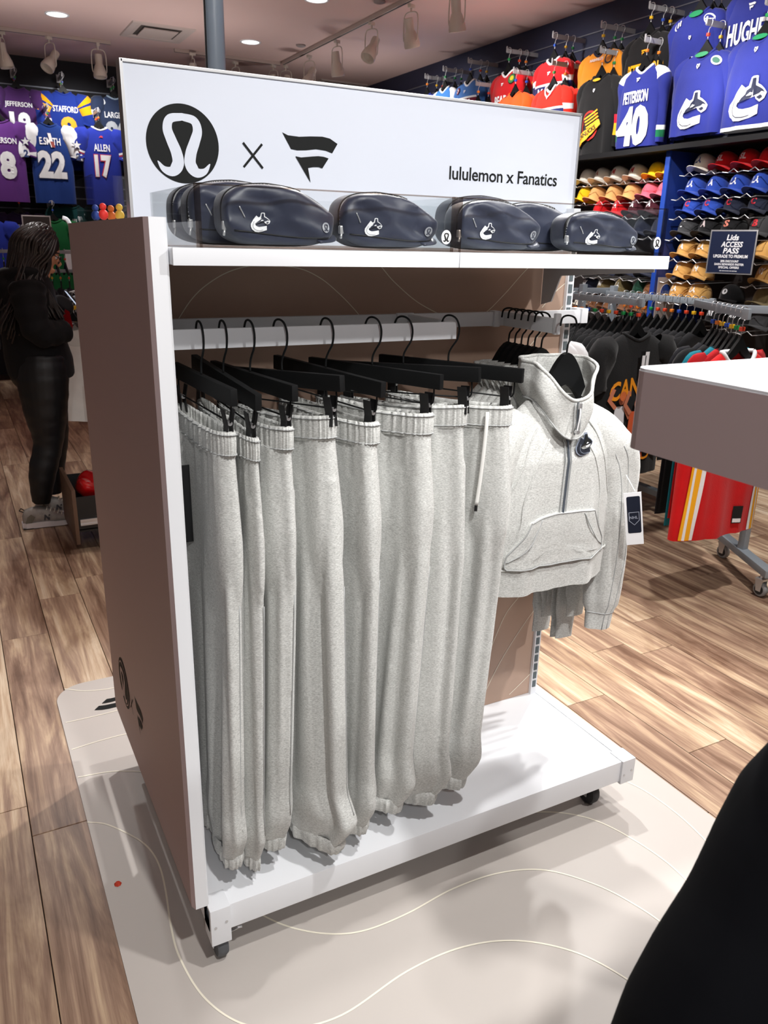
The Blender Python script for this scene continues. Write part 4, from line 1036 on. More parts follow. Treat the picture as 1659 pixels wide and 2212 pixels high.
football((1.349, 8.18, 2.603), 'royal blue number 17 jersey with striped cuffs, lower row', BILLS, [words_('ALLEN', .16, .07, WH, .0, -.2), words_('17', .17, .22, WH, .0, -.38, .05, outline=(190, 40, 60), name='number'), ('team_patch', [poly([(-.02, -.008), (.0, .014), (.02, .008), (.018, -.01), (.0, -.004)], 0)], 0, -.095, [ink((190, 50, 70))], 0)], 26, sbands=[(.70, .76, 1), (.78, .84, 2), (.86, .92, 1)], pal=[WH, (150, 40, 60)], collar=WH)
football((.20, 8.2, 1.66), 'blue jersey with red and white cuff stripes, bottom row at the left edge', BILLS, [], 27, sbands=[(.6, .68, 1), (.72, .8, 2), (.84, .92, 1)], pal=[WH, (150, 40, 60)], n=0)
football((.50, 8.3, 1.745), 'blackish purple jersey behind the kids sign, bottom row', (40, 28, 62), [words_('JEFFERSON', .22, .06, WH, -.03, -.15), words_('18', .22, .24, WH, -.04, -.33, .05, name='number'), words_('18', .07, .06, WH, .15, -.07, .04, R(-25), name='number')], 28, n=0)
football((1.02, 8.32, 1.83), 'teal green jersey with short white lettering, bottom row', (14, 66, 66), [words_('HILL', .13, .07, (220, 226, 226), .02, -.17), words_('10', .08, .06, (200, 220, 220), .16, -.08, .04, R(-25), name='number')], 29, n=0)
football((.80, 8.12, 1.68), 'bright green jersey right of the kids sign, bottom row', (16, 96, 48), [words_('1', .06, .2, WH, .1, -.4, .05, name='number')], 30, n=0)
# --- hockey jerseys on the right wall
def hk(seed, W=.195, L=.5, D=.058): return Garment(L=L, W=W*.95, D=D, sh=.178, slope=.06, neck=.07, nd=.045, fold=.006, seed=seed, N=40, rows=22, hemflare=.92)
def hockey(loc, label, base, decals, seed, W=.195, L=.5, n=2, sleeve=None, sbands=(), pal=(), collar=None, bands=(), rz=0, sdir=.02, slen=.42):
    g = hk(seed, W, L); t = jersey('hockey_jersey', label, 'jersey', loc, FACE_R+rz, g, base, sleeve, bands, sbands, slen, (.062, .048), -.015, .015, collar, decals, 'hockey jerseys on the right wall', pal)
    sp = spare_of(base, thin(seed, W*.82, L*.95), 'x', slen=.36, sout=-.02, sr=(.05, .045))
    rack_set(loc, FACE_R, label, n, 'hangers on the hockey jersey wall', .07, sp, .36)
    drop_proto(sp); return t
BLUE = (38, 46, 128); RED = (200, 22, 30); ORG = (236, 84, 22); BLK = (20, 19, 20); GLD = (240, 150, 40); LBL = (60, 120, 190)
hockey((4.2, 6.299, 2.928), 'royal blue jersey, farthest in the upper row above the sign', (34, 50, 140), [], 40)
hockey((4.2, 5.962, 2.943), 'light blue jersey with white shoulders, upper row above the sign', LBL, [('leaf_print', [disc2d(-.01, .012, .012, .014), disc2d(.012, .012, .012, .014), disc2d(0, -.012, .01, .02)], .03, -.12, [INKW], 0), words_('Ins', .09, .05, WH, 0, -.21)], 41, collar=WH, sbands=[(0, .25, 1)], pal=[WH])
hockey((4.2, 5.533, 2.941), 'mid blue jersey with burgundy band, upper row above the sign', (64, 110, 176), [FL(.0, -.1, .035, WH), words_('McKIN', .2, .07, WH, 0, -.2, .05), ('ring_print', [disc2d(0, 0, .035, .03, 0), disc2d(0, 0, .022, .018, 1), disc2d(0, 0, .012, .01, 0)], -.13, -.075, [ink((120, 30, 60)), ink(WH)], 0)], 42, bands=[(-.14, -.155, 1), (-.155, -.26, 2), (-.26, -.275, 1)], pal=[WH, (110, 26, 52)], collar=WH)
hockey((4.2, 4.944, 2.926), 'red jersey with round shoulder crest, upper row', RED, [FL(.0, -.11, .035, WH), words_('BEAD', .17, .075, WH, 0, -.23, .04), ('crest_print', [disc2d(0, 0, .042, .04, 0), disc2d(0, 0, .035, .033, 1), disc2d(.004, .004, .02, .018, 2)], .115, -.075, [ink(BLK), ink((60, 130, 70)), ink((240, 190, 40))], 0), words_('8', .07, .12, WH, -.15, -.3, .05, name='number')], 43, collar=WH, W=.205)
hockey((4.2, 4.34, 2.925), 'red jersey with navy chest band, upper row', (206, 30, 36), [FL(.02, -.12, .04, WH), words_('McDA', .2, .09, WH, .01, -.26, .05)], 44, bands=[(-.185, -.2, 1), (-.2, -.34, 2), (-.34, -.355, 1)], sbands=[(.3, .36, 1), (.36, .9, 2)], pal=[WH, (36, 40, 96)], collar=WH, W=.205)
hockey((4.2, 3.789, 2.889), 'gold orange jersey with dark collar, upper row', GLD, [words_('NASHVILLE', .13, .02, WH, 0, -.068, .03), words_('JOSI', .19, .09, WH, .01, -.27, .03, outline=(30, 34, 60)), ('crest_print', [disc2d(0, 0, .035, .035, 0), disc2d(.004, .0, .024, .026, 1)], .125, -.075, [ink((24, 28, 50)), ink(GLD)], 0)], 45, bands=[(-.34, -.36, 1), (-.36, -.5, 2)], pal=[WH, (32, 36, 66)], collar=(28, 32, 56), W=.2)
hockey((4.2, 3.325, 2.913), 'black jersey with yellow lettering, upper row', BLK, [FL(.02, -.13, .04, (244, 170, 30)), words_('PETTERSSON', .3, .09, (250, 176, 24), .04, -.24, .03)], 46, W=.2, L=.55, sbands=[(.8, .9, 1), (.9, 1, 2)], pal=[(200, 60, 40), (244, 170, 30)])
hockey((4.2, 2.9, 2.96), 'deep blue jersey with green inner collar, upper row', BLUE, [SHIELD(0, -.16), ('collar_lining', [disc2d(0, 0, .055, .018, 0)], 0, -.022, [ink((20, 130, 80))], 0), words_('(II', .06, .05, WH, -.135, -.07, .02, R(20), name='shoulder_mark'), ('stick_mark', [disc2d(0, 0, .05, .028, 0), disc2d(0, 0, .042, .02, 1), band2d([(-.03, -.012), (.03, .012)], .006, 0)], .125, -.075, [INKW, col(BLUE)], R(-30)), ('team_emblem', orca(.085, 0, 1), .02, -.36, [INKW, ink((24, 30, 60))], 0)], 47, W=.215)
hockey((4.2, 2.455, 3.0), 'deep blue jersey with bold white lettering, at the top right corner', BLUE, [FL(.0, -.12, .05, WH), words_('HUGHES', .3, .12, WH, 0, -.25, .03), words_('43', .3, .2, WH, 0, -.45, .04, name='number')], 48, W=.22)
hockey((4.05, 5.162, 2.693), 'dark jersey hardly showing over the sign, lower row', (34, 34, 44), [], 49, n=2)
hockey((4.05, 4.622, 2.705), 'bright orange jersey, lower row just above the sign', ORG, [words_('I', .02, .05, WH, 0, -.12)], 50, collar=ORG, sbands=[(.3, .45, 1)], pal=[WH], W=.2)
hockey((4.05, 4.134, 2.688), 'orange red and navy jersey with white V collar, lower row above the sign', (228, 44, 28), [SHIELD(0, -.085, .013), ('collar_yoke', [band2d([(-.06, .05), (-.03, -.01), (0, -.035), (.03, -.01), (.06, .05)], .014, 0)], 0, -.05, [INKW], 0)], 51, bands=[(-.16, -.175, 1), (-.175, -.34, 2)], sbands=[(.3, .38, 1)], pal=[WH, (36, 42, 100)], collar=WH, W=.21)
SK = [disc2d(0, 0, .082, .1, 0), disc2d(0, 0, .07, .086, 1)]+[band2d([(-.05+.01*i, .045-.02*i), (.07+.008*i, .098-.022*i)], .011, 2) for i in range(5)]+[poly([(-.12, -.115), (-.105, -.07), (.1, .03), (.112, -.0), (.04, -.06), (-.08, -.14)], 2)]
sv, sf_ = text2d('CANUCKS', .03, width=.17, height=.032)
cr_, sr_ = cos(R(25)), sin(R(25))
SK.append(([(u*cr_-v*sr_-.005, u*sr_+v*cr_-.048) for u, v in sv], sf_, 1))
hockey((4.05, 3.602, 2.679), 'black jersey with red and yellow skate emblem, lower row', BLK, [SHIELD(0, -.1), ('team_emblem', SK, -.0, -.33, [ink((206, 44, 34)), ink((24, 20, 20)), ink((246, 178, 40))], 0), ('collar_lining', [disc2d(0, 0, .04, .01, 0)], 0, -.03, [ink((238, 180, 40))], 0)], 52, W=.205, L=.52, sbands=[(.55, .7, 1), (.7, .85, 2)], pal=[(200, 30, 50), (244, 180, 40)])
hockey((4.05, 3.174, 2.671), 'deep blue number 40 jersey with white shoulders, lower row', BLUE, [FL(.0, -.09, .035, WH), words_('PETTERSSON', .22, .075, WH, 0, -.19, .03), words_('40', .26, .25, WH, .0, -.37, .06, name='number')], 53, W=.195, L=.5, collar=WH, sbands=[(0, .2, 1), (.78, .84, 1), (.84, .95, 2)], pal=[WH, (20, 110, 70)])
hockey((4.04, 2.661, 2.669), 'deep blue whale emblem jersey shown whole, lower row', BLUE, [SHIELD(.0, -.085, .016), ('collar_lining', [disc2d(0, 0, .05, .014, 0)], 0, -.018, [ink((20, 130, 80))], 0), ('team_emblem', orca(.105, 0, 1), .0, -.33, [INKW, ink((24, 30, 56))], 0), ('shoulder_mark', [disc2d(0, 0, .04, .024, 0), disc2d(0, 0, .03, .015, 1)], .125, -.07, [INKW, ink((20, 90, 70))], R(-25))], 54, W=.21, L=.47)
hockey((4.04, 2.25, 2.69), 'deep blue whale emblem jersey at the right picture edge, lower row', BLUE, [SHIELD(.0, -.085, .016), ('collar_lining', [disc2d(0, 0, .05, .014, 0)], 0, -.018, [ink((20, 130, 80))], 0), ('team_emblem', orca(.115, 0, 1), .0, -.34, [INKW, ink((24, 30, 56))], 0)], 55, W=.215, L=.5, bands=[(-.48, -.5, 1)], pal=[WH])
# ------------------------------------------------------------------ cap wall: shelf board, fin, wire shelves and caps
ws = thing('jersey_shelf', 'long black shelf board under the lower jersey row', 'shelf', (4.08, 0, 2.13))
box('board', (-.14, 1.0, 0), (.42, 5.6, .012), BLACKM, ws, .002)
box('front_edge', (-.145, 1.0, -.012), (-.14, 5.6, .02), BLACKM, ws)
bin_ = thing('blue_divider', 'royal blue upright fin between the two cap bays', 'divider', (4.0, 2.80, 0))
DB = mat('royal_blue_panel', srgb(24, 62, 150), .45); 
box('side_panel', (0, 0, .9), (.49, .03, 2.12), mat('navy_blue_panel', srgb(20, 44, 110), .5), bin_, .002)
box('front_edge', (-.012, -.004, .9), (0, .034, 2.12), DB, bin_, .002)
pg = box('pegboard', (.02, -.006, .9), (.2, 0, 1.33), mat('pale_pegboard', srgb(170, 160, 156), .6), bin_)
dv, df = text2d('LIDS', .03, width=.06)
decal('round_sign', [disc2d(0, 0, .055, .06, 0), disc2d(0, 0, .05, .055, 1), (dv, df, 2)], lambda u, v, l: (.10+u, -.0065-l, 1.23+v), [INKW, DB, ink((120, 140, 190))], bin_)
back = struct(box('trim_1', (4.47, .8, .3), (4.499, 5.6, 2.15), mat('dark_cap_wall', srgb(40, 33, 32), .7, var=.1, vscale=4)))
# cap
def cap_meshes():
    b = MB(); n, m_ = 28, 9; rings = []
    for i in range(m_+1):
        f = (pi/2)*i/m_; k = cos(f)**.75 if i < m_ else .02; rg = []
        for j in range(n):
            a = 2*pi*j/n; seam = 1-.018*max(0, cos(6*a))**14
            fy = -sin(a)
            x, y = .078*cos(a)*k*seam, .094*sin(a)*k*seam
            zz = .118*sin(f)**.9+(.012*max(0, fy)*sin(2*f))
            rg.append((x, y-(.006*max(0, fy)*sin(2*f)), zz))
        rings.append(rg)
    b.loft(rings, cap1=True); crown = b.mesh('crown', True)
    b = MB(); rows = []
    for s in range(7):
        q = s/6; rg = []
        for j in range(15):
            a = R(200+140*j/14); c, sn = cos(a), sin(a)
            x = .078*c*(1+.12*q); y = .094*sn-(.072*q*(abs(sn)**.8)); 
            z = .004-.35*x*x*12*q*.5*(1)+.010*q*(1-(x/.085)**2)-.016*q
            rg.append((x, y, z))
        rows.append(rg)
    lo = [[(x, y, z-.004) for x, y, z in rg] for rg in rows[::-1]]
    b.loft(rows+lo, closed=False); brim = b.mesh('brim', True, 50)
    b = MB().lathe([(0, .006), (.006, .004), (.008, 0)], n=10, cap=False); btn = b.mesh('button', True)
    return crown, brim, btn
CR, BRM, BTN = cap_meshes()
for me in (CR, BRM, BTN): me.materials.append(col((236, 230, 220)))
def setmat(o, m_):
    o.material_slots[0].link = 'OBJECT'; o.material_slots[0].material = m_
def cap(loc, label, rgb, brim=None, mark=None, mrgb=WH, rz=FACE_R, tilt=10, group='caps on the wall', k=1.0):
    t = thing('baseball_cap', label, 'cap', loc, rz, group); t.rotation_euler = (R(-tilt), 0, rz); t.scale = (k, k, k*.93)
    c = link(bpy.data.objects.new('crown', CR), t); setmat(c, col(rgb))
    b_ = link(bpy.data.objects.new('brim', BRM), t); setmat(b_, col(brim or rgb))
    d_ = link(bpy.data.objects.new('button', BTN), t); d_.location = (0, 0, .118); setmat(d_, col(rgb))
    if mark:
        if mark == 'o': sh = [disc2d(0, 0, .02, .02, 0)]
        else:
            v, f = text2d(mark, .04, width=.05 if len(mark) > 1 else .036, height=.046); sh = [(v, f, 0)]
        F = onto(c, 0, .058, lift=.0012)
        decal('emblem', sh, F, [ink(mrgb)], t)
    return t
CREAM, YEL, PEACH, PINK, REDC, MAR = (240, 232, 218), (250, 206, 30), (240, 186, 120), (232, 110, 130), (214, 24, 32), (72, 24, 36)
NAV, OLI, GRN, BRN, RBL, BKC, GRY, TAN = (28, 32, 50), (112, 98, 66), (24, 62, 46), (120, 78, 50), (40, 70, 160), (20, 20, 22), (58, 58, 60), (204, 156, 88)
XC = 4.17
def caprow(z, specs, bay, rown):
    xs = [s[0] for s in specs]
    wt = thing('wire_shelf', f'zigzag wire cap shelf, {rown} from the top in the {bay} bay', 'shelf', (XC, 0, z-.031), 0, 'wire cap shelves'); hs = min([abs(a-b) for a in xs for b in xs if a != b])*.5
    ys = [s[0] for s in specs]
    bk = MB().box((.3, min(ys)-.12, -.004), (.33, max(ys)+.12, .02)).build('back_strip', BLACKM, wt)
    for y in ys:
        h_ = min(.085, hs-.004); pts = [(-.145, y+h_, -.012), (-.14, y+h_*.5, -.018), (-.135, y, .004), (-.14, y-h_*.5, -.018), (-.145, y-h_, -.012)]
        w_ = MB().tube(pts, .0025, n=6); w_.tube([pts[0], (.3, y+h_, 0)], .0022, n=6); w_.tube([pts[-1], (.3, y-h_, 0)], .0022, n=6)
        w_.build('cap_wire', STEEL, wt)
    cols = {CREAM: 'cream', YEL: 'yellow', PEACH: 'peach', PINK: 'pink', REDC: 'red', MAR: 'maroon', NAV: 'navy', OLI: 'olive', GRN: 'dark green', BRN: 'brown', RBL: 'royal blue', BKC: 'black', GRY: 'charcoal', TAN: 'tan'}
    for i, s in enumerate(specs):
        y, rgb = s[0], s[1]; mk = s[2] if len(s) > 2 else None; mc = s[3] if len(s) > 3 else WH
        lab = f'{cols[rgb]} baseball cap, {ORD[i]} from left on the {rown} cap shelf, {bay} bay'
        cap((XC, y, z-.010), lab, rgb, None, mk, mc, k=max(.86, min(1, hs*2/.17)))
L_, R_ = 'left', 'right'
caprow(1.99, [(3.76, CREAM), (3.60, CREAM, 'A', (190, 120, 100)), (3.43, CREAM, 'M', (190, 60, 60)), (3.245, CREAM, 'M', (190, 60, 60)), (3.06, YEL), (2.93, YEL)], L_, 'first')
caprow(1.86, [(3.77, YEL), (3.64, PEACH), (3.46, PEACH), (3.28, PEACH), (3.10, PINK), (2.96, PINK)], L_, 'second')
caprow(1.755, [(3.567, REDC), (3.37, REDC, 'A'), (3.2, MAR, 'A'), (3.04, MAR, 'A')], L_, 'third')
caprow(1.62, [(3.3, NAV), (3.12, NAV), (2.95, NAV)], L_, 'fourth')
caprow(1.34, [(3.6, NAV), (3.4, NAV), (3.18, NAV, 'A'), (3.0, NAV, 'A')], L_, 'fifth')
caprow(1.21, [(3.62, NAV, 'NY'), (3.45, OLI, 'NY'), (3.27, OLI, 'LA'), (3.08, GRN), (2.97, BRN)], L_, 'sixth')
caprow(1.09, [(3.68, CREAM), (3.53, BRN), (3.36, BRN), (3.2, BRN), (3.04, BRN)], L_, 'seventh')
caprow(2.01, [(2.66, CREAM, 'LA', (40, 60, 130)), (2.49, REDC, 'SL'), (2.32, REDC, 'SL'), (2.17, REDC)], R_, 'first')
caprow(1.865, [(2.70, RBL, 'LA'), (2.53, RBL, 'A'), (2.36, RBL, 'LA'), (2.2, RBL, 'LA')], R_, 'second')
caprow(1.745, [(2.7, RBL, 'C', (220, 60, 70)), (2.54, RBL, 'C', (220, 60, 70)), (2.37, NAV, 'C', (200, 40, 60)), (2.19, NAV, 'C', (200, 40, 60))], R_, 'third')
caprow(1.615, [(2.71, GRY, '/'), (2.54, BKC, 'A', (220, 200, 200)), (2.36, BKC, 'S', (230, 140, 120)), (2.15, GRY, 'B', (200, 40, 50))], R_, 'fourth')
caprow(1.48, [(2.70, TAN, 'A'), (2.54, TAN, 'LA'), (2.09, TAN)], R_, 'fifth')
caprow(1.345, [(2.715, TAN, 'T'), (2.56, TAN, 'N'), (2.06, TAN, 'NY')], R_, 'sixth')
caprow(1.21, [(2.72, TAN, 'LA'), (2.56, TAN, 'LA'), (2.3, BKC, 'o'), (2.05, OLI)], R_, 'seventh')
caprow(1.07, [(2.38, BKC, 'NY'), (2.21, BKC, 'NY'), (2.04, GRY)], R_, 'eighth')
# membership sign on an arm before the cap wall
sg_ = thing('promo_sign', 'navy framed sign reading ACCESS PASS before the caps', 'sign', (3.9, 2.137, 1.5025), R(-78))
box('frame', (-.146, 0, -.126), (.146, .008, .126), STEEL, sg_, .001)
bdp = box('poster', (-.138, -.002, -.118), (.138, 0, .118), mat('poster_navy', srgb(24, 34, 62), .4), sg_)
for s_, w_, h, z_, it in (('Lids', .075, .033, .083, .15), ('ACCESS', .135, .032, .044, .15), ('PASS', .1, .032, .008, .15), ('UPGRADE TO PREMIUM', .215, .019, -.024, 0), ('20% DISCOUNT', .115, .013, -.052, 0), ('EARN REWARDS FASTER', .185, .013, -.07, 0), ('SPECIAL OFFERS', .13, .013, -.088, 0), ('SEE ASSOCIATE FOR DETAILS', .11, .005, -.108, 0)):
    v, f = text2d(s_, .03, it, width=w_, height=h); decal('lettering', [(v, f, 0)], lambda u, vv, l: (u, -.0022-l, vv+z_), [INKW], bdp)
ar = MB().tube([(0, .008, 0), (.1, .55, 0)], .006, n=6).build('sign_arm', STEEL, sg_)

# ------------------------------------------------------------------ people
def ellipsoid(b, c, r, n=20, m_=12, mi=0, rot=None):
    rings = []
    for i in range(m_+1):
        f = -pi/2+pi*i/m_; rg = []
        for j in range(n):
            a = 2*pi*j/n; p = Vector((r[0]*cos(f)*cos(a), r[1]*cos(f)*sin(a), r[2]*sin(f)))
            if i in (0, m_): p = Vector((r[0]*.01*cos(a), r[1]*.01*sin(a), r[2]*sin(f)))
            if rot: p = rot @ p
            rg.append(Vector(c)+p)
        rings.append(rg)
    b.loft(rings, mi, True, True)
SKINM = mat('skin', srgb(196, 142, 112), .5, spec=.35, var=.04, vscale=20)
BLKF = mat('black_fleece', (.005, .005, .006), .8, spec=.2, bump=.5, bscale=14, sheen=.03)
BLKL = mat('black_leggings', (.005, .005, .006), .5, spec=.4, bump=.3, bscale=16)
HAIRM = mat('dark_brown_hair', (.014, .009, .0075), .38, spec=.55)
pw = thing('person', 'person in black hoodie and leggings with long dark hair, looking down', 'person', (.03, 3.26, 0))
OX, OY = .03, 3.26
def W2(x, y, z): return (x-OX, y, z)          # local frame: world x, y offset from the mid plane
PEL = W2(.105, 0, .86)
HEADC = Vector(W2(.165, 0, 1.435))
def leg_chain(s, fx=0.0):
    return [(PEL, .12), (W2(.10, s*.085, .80), .105), (W2(.095+fx*.3, s*.085, .62), .085), (W2(.09+fx*.6, s*.08, .46), .06), (W2(.045+fx*.8, s*.08, .30), .056), (W2(.02+fx, s*.08, .10), .036)]
arm_r = [(W2(.085, 0, 1.24), .12), (W2(.07, -.15, 1.27), .062), (W2(.07, -.20, 1.17), .052), (W2(.095, -.215, 1.055), .044), (W2(.18, -.18, 1.045), .038), (W2(.262, -.13, 1.06), .028)]
arm_l = [(W2(.085, 0, 1.24), .12), (W2(.08, .15, 1.27), .062), (W2(.12, .20, 1.16), .052), (W2(.17, .205, 1.06), .044), (W2(.24, .17, 1.13), .036), (W2(.285, .11, 1.19), .027)]
spine = [(PEL, .12), (W2(.09, 0, 1.0), .11), (W2(.08, 0, 1.12), .115), (W2(.085, 0, 1.24), .12), (W2(.105, 0, 1.33), .055), (W2(.14, 0, 1.39), .05)]
B = MB(); B.add(*as_mb(skin([spine, leg_chain(1, .08), leg_chain(-1), arm_r, arm_l])))
tiltm = Matrix.Rotation(R(28), 3, 'Y')
def H(x, y, z): return HEADC+tiltm @ Vector((x, y, z))
ellipsoid(B, HEADC, (.088, .07, .108), rot=tiltm); ellipsoid(B, H(.03, 0, -.055), (.055, .05, .062), rot=tiltm)
B.tube([H(.075, 0, .015), H(.105, 0, -.02), H(.098, 0, -.03)], [.010, .014, .012], n=8)                # nose
B.tube([H(.086, -.02, -.058), H(.093, 0, -.06), H(.086, .02, -.058)], .008, n=8); B.tube([H(.084, -.016, -.07), H(.09, 0, -.071), H(.084, .016, -.07)], .0075, n=8)
ellipsoid(B, H(.068, 0, -.098), (.022, .024, .018), rot=tiltm)
for s in (1, -1): ellipsoid(B, H(-.0, s*.071, -.012), (.022, .009, .032), rot=tiltm)
def hand(base, d, palm_n, side):
    """palm, four curled fingers of unequal length and a thumb leaving the side of the palm"""
    base, d, n_ = Vector(base), Vector(d).normalized(), Vector(palm_n).normalized(); sd = d.cross(n_).normalized()*side
    B.tube([base-d*.02, base+d*.02, base+d*.07], [.022, .03, .034], n=10, flat=.5)
    for k, ln in enumerate((.062, .072, .068, .054)):
        o = base+d*.072+sd*(.024-.016*k)
        B.tube([o-d*.01, o+d*ln*.45+n_*.006, o+d*ln*.75+n_*.022, o+d*ln*.8+n_*.04], [.0088, .0086, .0078, .0068], n=8)
    t_ = base+d*.02+sd*.024
    B.tube([t_, t_+sd*.024+d*.02+n_*.012, t_+sd*.026+d*.046+n_*.024], [.011, .010, .008], n=8)
hand(W2(.262, -.13, 1.06), (.45, .5, .8), (-.3, .9, .2), 1); hand(W2(.285, .11, 1.19), (.25, -.5, .75), (-.2, -.8, .3), -1)
remesh(B, 'body', [SKINM], pw, .005, 3)
eye = mat('eye_white', srgb(230, 228, 224), .3)
for s in (1, -1):
    e_ = MB(); ellipsoid(e_, H(.07, s*.03, .005), (.012, .012, .012), 12, 8); eo = e_.build('eye', eye, pw, smooth=True)
    i_ = MB(); ellipsoid(i_, H(.0785, s*.031, .003), (.005, .006, .006), 10, 6); i_.build('iris', BLACKM, eo, smooth=True)
    MB().tube([H(.079, s*.014, .026), H(.08, s*.03, .031), H(.066, s*.048, .026)], .0035, n=6).build('eyebrow', HAIRM, pw, smooth=True)
# hoodie: torso, sleeves and the hood lying on the back
grow = lambda ch, k, a=0: [(p, (r+k) if not isinstance(r, tuple) else r) for p, r in ch]
Hd = MB(); ts = [(W2(.105, 0, .90), (.15, .165)), (W2(.095, 0, 1.0), (.135, .15)), (W2(.08, 0, 1.12), (.13, .15)), (W2(.082, 0, 1.24), (.115, .16)), (W2(.10, 0, 1.33), (.06, .07))]
def ov(c, rx, ry, n=28, tilt=0): return [(c[0]+rx*cos(2*pi*j/n), c[1]+ry*sin(2*pi*j/n)*1.0, c[2]+tilt*cos(2*pi*j/n)) for j in range(n)]
rgs = []
for z, cx_, rx, ry in ((.80, .105, .155, .185), (.82, .105, .165, .19), (.9, .10, .168, .19), (1.0, .088, .155, .178), (1.1, .078, .148, .175), (1.2, .078, .14, .18), (1.27, .083, .125, .175), (1.31, .09, .10, .13), (1.345, .105, .07, .075)):
    rgs.append([(p[0], p[1], p[2]) for p in ov(W2(cx_, 0, z), rx, ry)])
Hd.loft(rgs, cap0=True, cap1=True)
for ch in (arm_r, arm_l):
    P_ = smoothline([Vector(p) for p, r in ch[1:]], 6); nP = len(P_)
    Hd.tube(P_[:-2], [.088-.036*(i/nP)+.006*sin(i*1.9) for i in range(nP-2)], n=16)
Hd.tube(smoothline([Vector(W2(.16, -.07, 1.325)), Vector(W2(.09, -.1, 1.335)), Vector(W2(.0, -.06, 1.325)), Vector(W2(-.03, 0, 1.315)), Vector(W2(.0, .06, 1.325)), Vector(W2(.09, .1, 1.335)), Vector(W2(.16, .07, 1.325))], 5), .032, n=12)
ellipsoid(Hd, W2(-.03, 0, 1.25), (.045, .1, .08))
remesh(Hd, 'hoodie', [BLKF], pw, .009, 8)
Lg = MB()
def legt(s, fx=0.0):
    P_ = smoothline([Vector(W2(.105, s*.07, .92)), Vector(W2(.10, s*.085, .80)), Vector(W2(.095+fx*.3, s*.085, .62)), Vector(W2(.09+fx*.6, s*.08, .46)), Vector(W2(.045+fx*.8, s*.08, .30)), Vector(W2(.02+fx, s*.08, .13))], 6)
    R_ = smoothline([Vector((r, 0)) for r in (.125, .128, .108, .076, .071, .047)], 6)
    Lg.tube(P_, [r.x+.002*sin(i*2.3) for i, r in enumerate(R_)], n=20)
legt(1, .08); legt(-1); ellipsoid(Lg, W2(.07, 0, .83), (.125, .165, .12))
remesh(Lg, 'leggings', [BLKL], pw, .009, 5)
# running shoes
def shoe(x, y):
    s_ = thing_part('shoe', pw); s_.location = W2(x, y, 0)
    o = []; up_ = []
    prof = [(-.092, .024, .07), (-.078, .036, .1), (-.04, .038, .112), (.0, .038, .114), (.035, .04, .1), (.07, .044, .080), (.11, .046, .06), (.145, .042, .05), (.168, .032, .042), (.18, .014, .032)]
    for q, wd, h in prof:
        rg = []
        for j in range(16):
            a = 2*pi*j/16; rg.append((q, wd*sgnpow(cos(a), .8), .022+(h-.022)*.5+(h-.022)*.5*sgnpow(sin(a), .8)))
        up_.append(rg)
    MB().loft(up_, cap0=True, cap1=True).build('upper', mat('shoe_grey', srgb(160, 156, 150), .45, var=.18, vscale=30), s_, smooth=True)
    for q, wd, h in [(-.098, .022, 0)]+prof+[(.188, .01, 0)]:
        z0 = .004+.014*max(0, (q-.11)/.07)**2; z1 = .034-.004*(q > .05)
        o.append([(q, wd*1.06, z0), (q, -wd*1.06, z0), (q, -wd*1.02, z1), (q, wd*1.02, z1)])
    MB().loft(o, cap0=True, cap1=True).build('sole', mat('shoe_sole', srgb(226, 222, 224), .5), s_)
    MB().prism([(-.095, .001), (-.03, .001), (.05, .001), (.11, .004), (.16, .01), (.16, .014), (.05, .006), (-.095, .006)], .08, lambda u, v, w_: (u, w_-.04, v)).build('outsole', BLACKM, s_)
    lc = MB()
    for k in range(5):
        xx = .03+.018*k; hz = .108-.0095*k
        lc.tube([(xx, -.026, hz-.012), (xx+.008, 0, hz), (xx+.002, .026, hz-.012)], .003, n=6)
    lc.build('laces', mat('shoe_lace', srgb(226, 220, 206), .7), s_, smooth=True)
    v, f = text2d('N', .06, .15, width=.034, height=.032)
    decal('side_mark', [(v, f, 0)], lambda u, vv, l: (u+.028, -.0392-l, vv+.058), [ink((70, 70, 76))], s_)
    MB().tube([(-.085, 0, .09), (-.104, 0, .1), (-.094, 0, .112), (-.08, 0, .1)], .0035, n=6).build('heel_loop', BLACKM, s_)
    for yy in (-.0385, .0385): MB().prism([(-.082, .036), (-.05, .036), (-.03, .066), (-.05, .084), (-.07, .07)], .0015, lambda u, v, w_: (u, yy+w_*(1 if yy > 0 else -1), v)).build('heel_panel', mat('shoe_dark', srgb(120, 116, 104), .5), s_)
shoe(.01, -.08); shoe(.09, .08)
# hair: a cap of strands that fall down the back and over the near shoulder
Hr = MB(); rn = random.Random(3)
ellipsoid(Hr, H(-.018, 0, .022), (.098, .086, .106), rot=tiltm)
for k in range(120):
    a = R(rn.uniform(35, 325)); q = rn.uniform(.2, 1)
    st = H(-.02+.095*cos(a)*q, .084*sin(a)*q, .10*sqrt(max(0, 1-q*q))+.03)
    side = Vector(W2(.165, 0, 0)); ex = -.035+rn.uniform(-.09, .075); ey = .17*sin(a)*rn.uniform(.75, 1.1); ez = rn.uniform(.98, 1.16)
    fwd_ = max(0, cos(a))
    mid = H(-.02+.112*cos(a), .1*sin(a), -.06)
    pts = [st, (st+mid)/2+Vector((-.012, .02*sin(a), .02)), mid, Vector((mid.x*.5+ex*.5-OX*.0, ey*.9, 1.24)), Vector((ex+.035*fwd_+rn.uniform(-.02, .02), ey, ez))]
    L_s = smoothline(pts, 5); n_ = len(L_s)
    Hr.tube(L_s, [.012*(1-.75*(i/n_))+.002 for i in range(n_)], n=6, flat=.6)
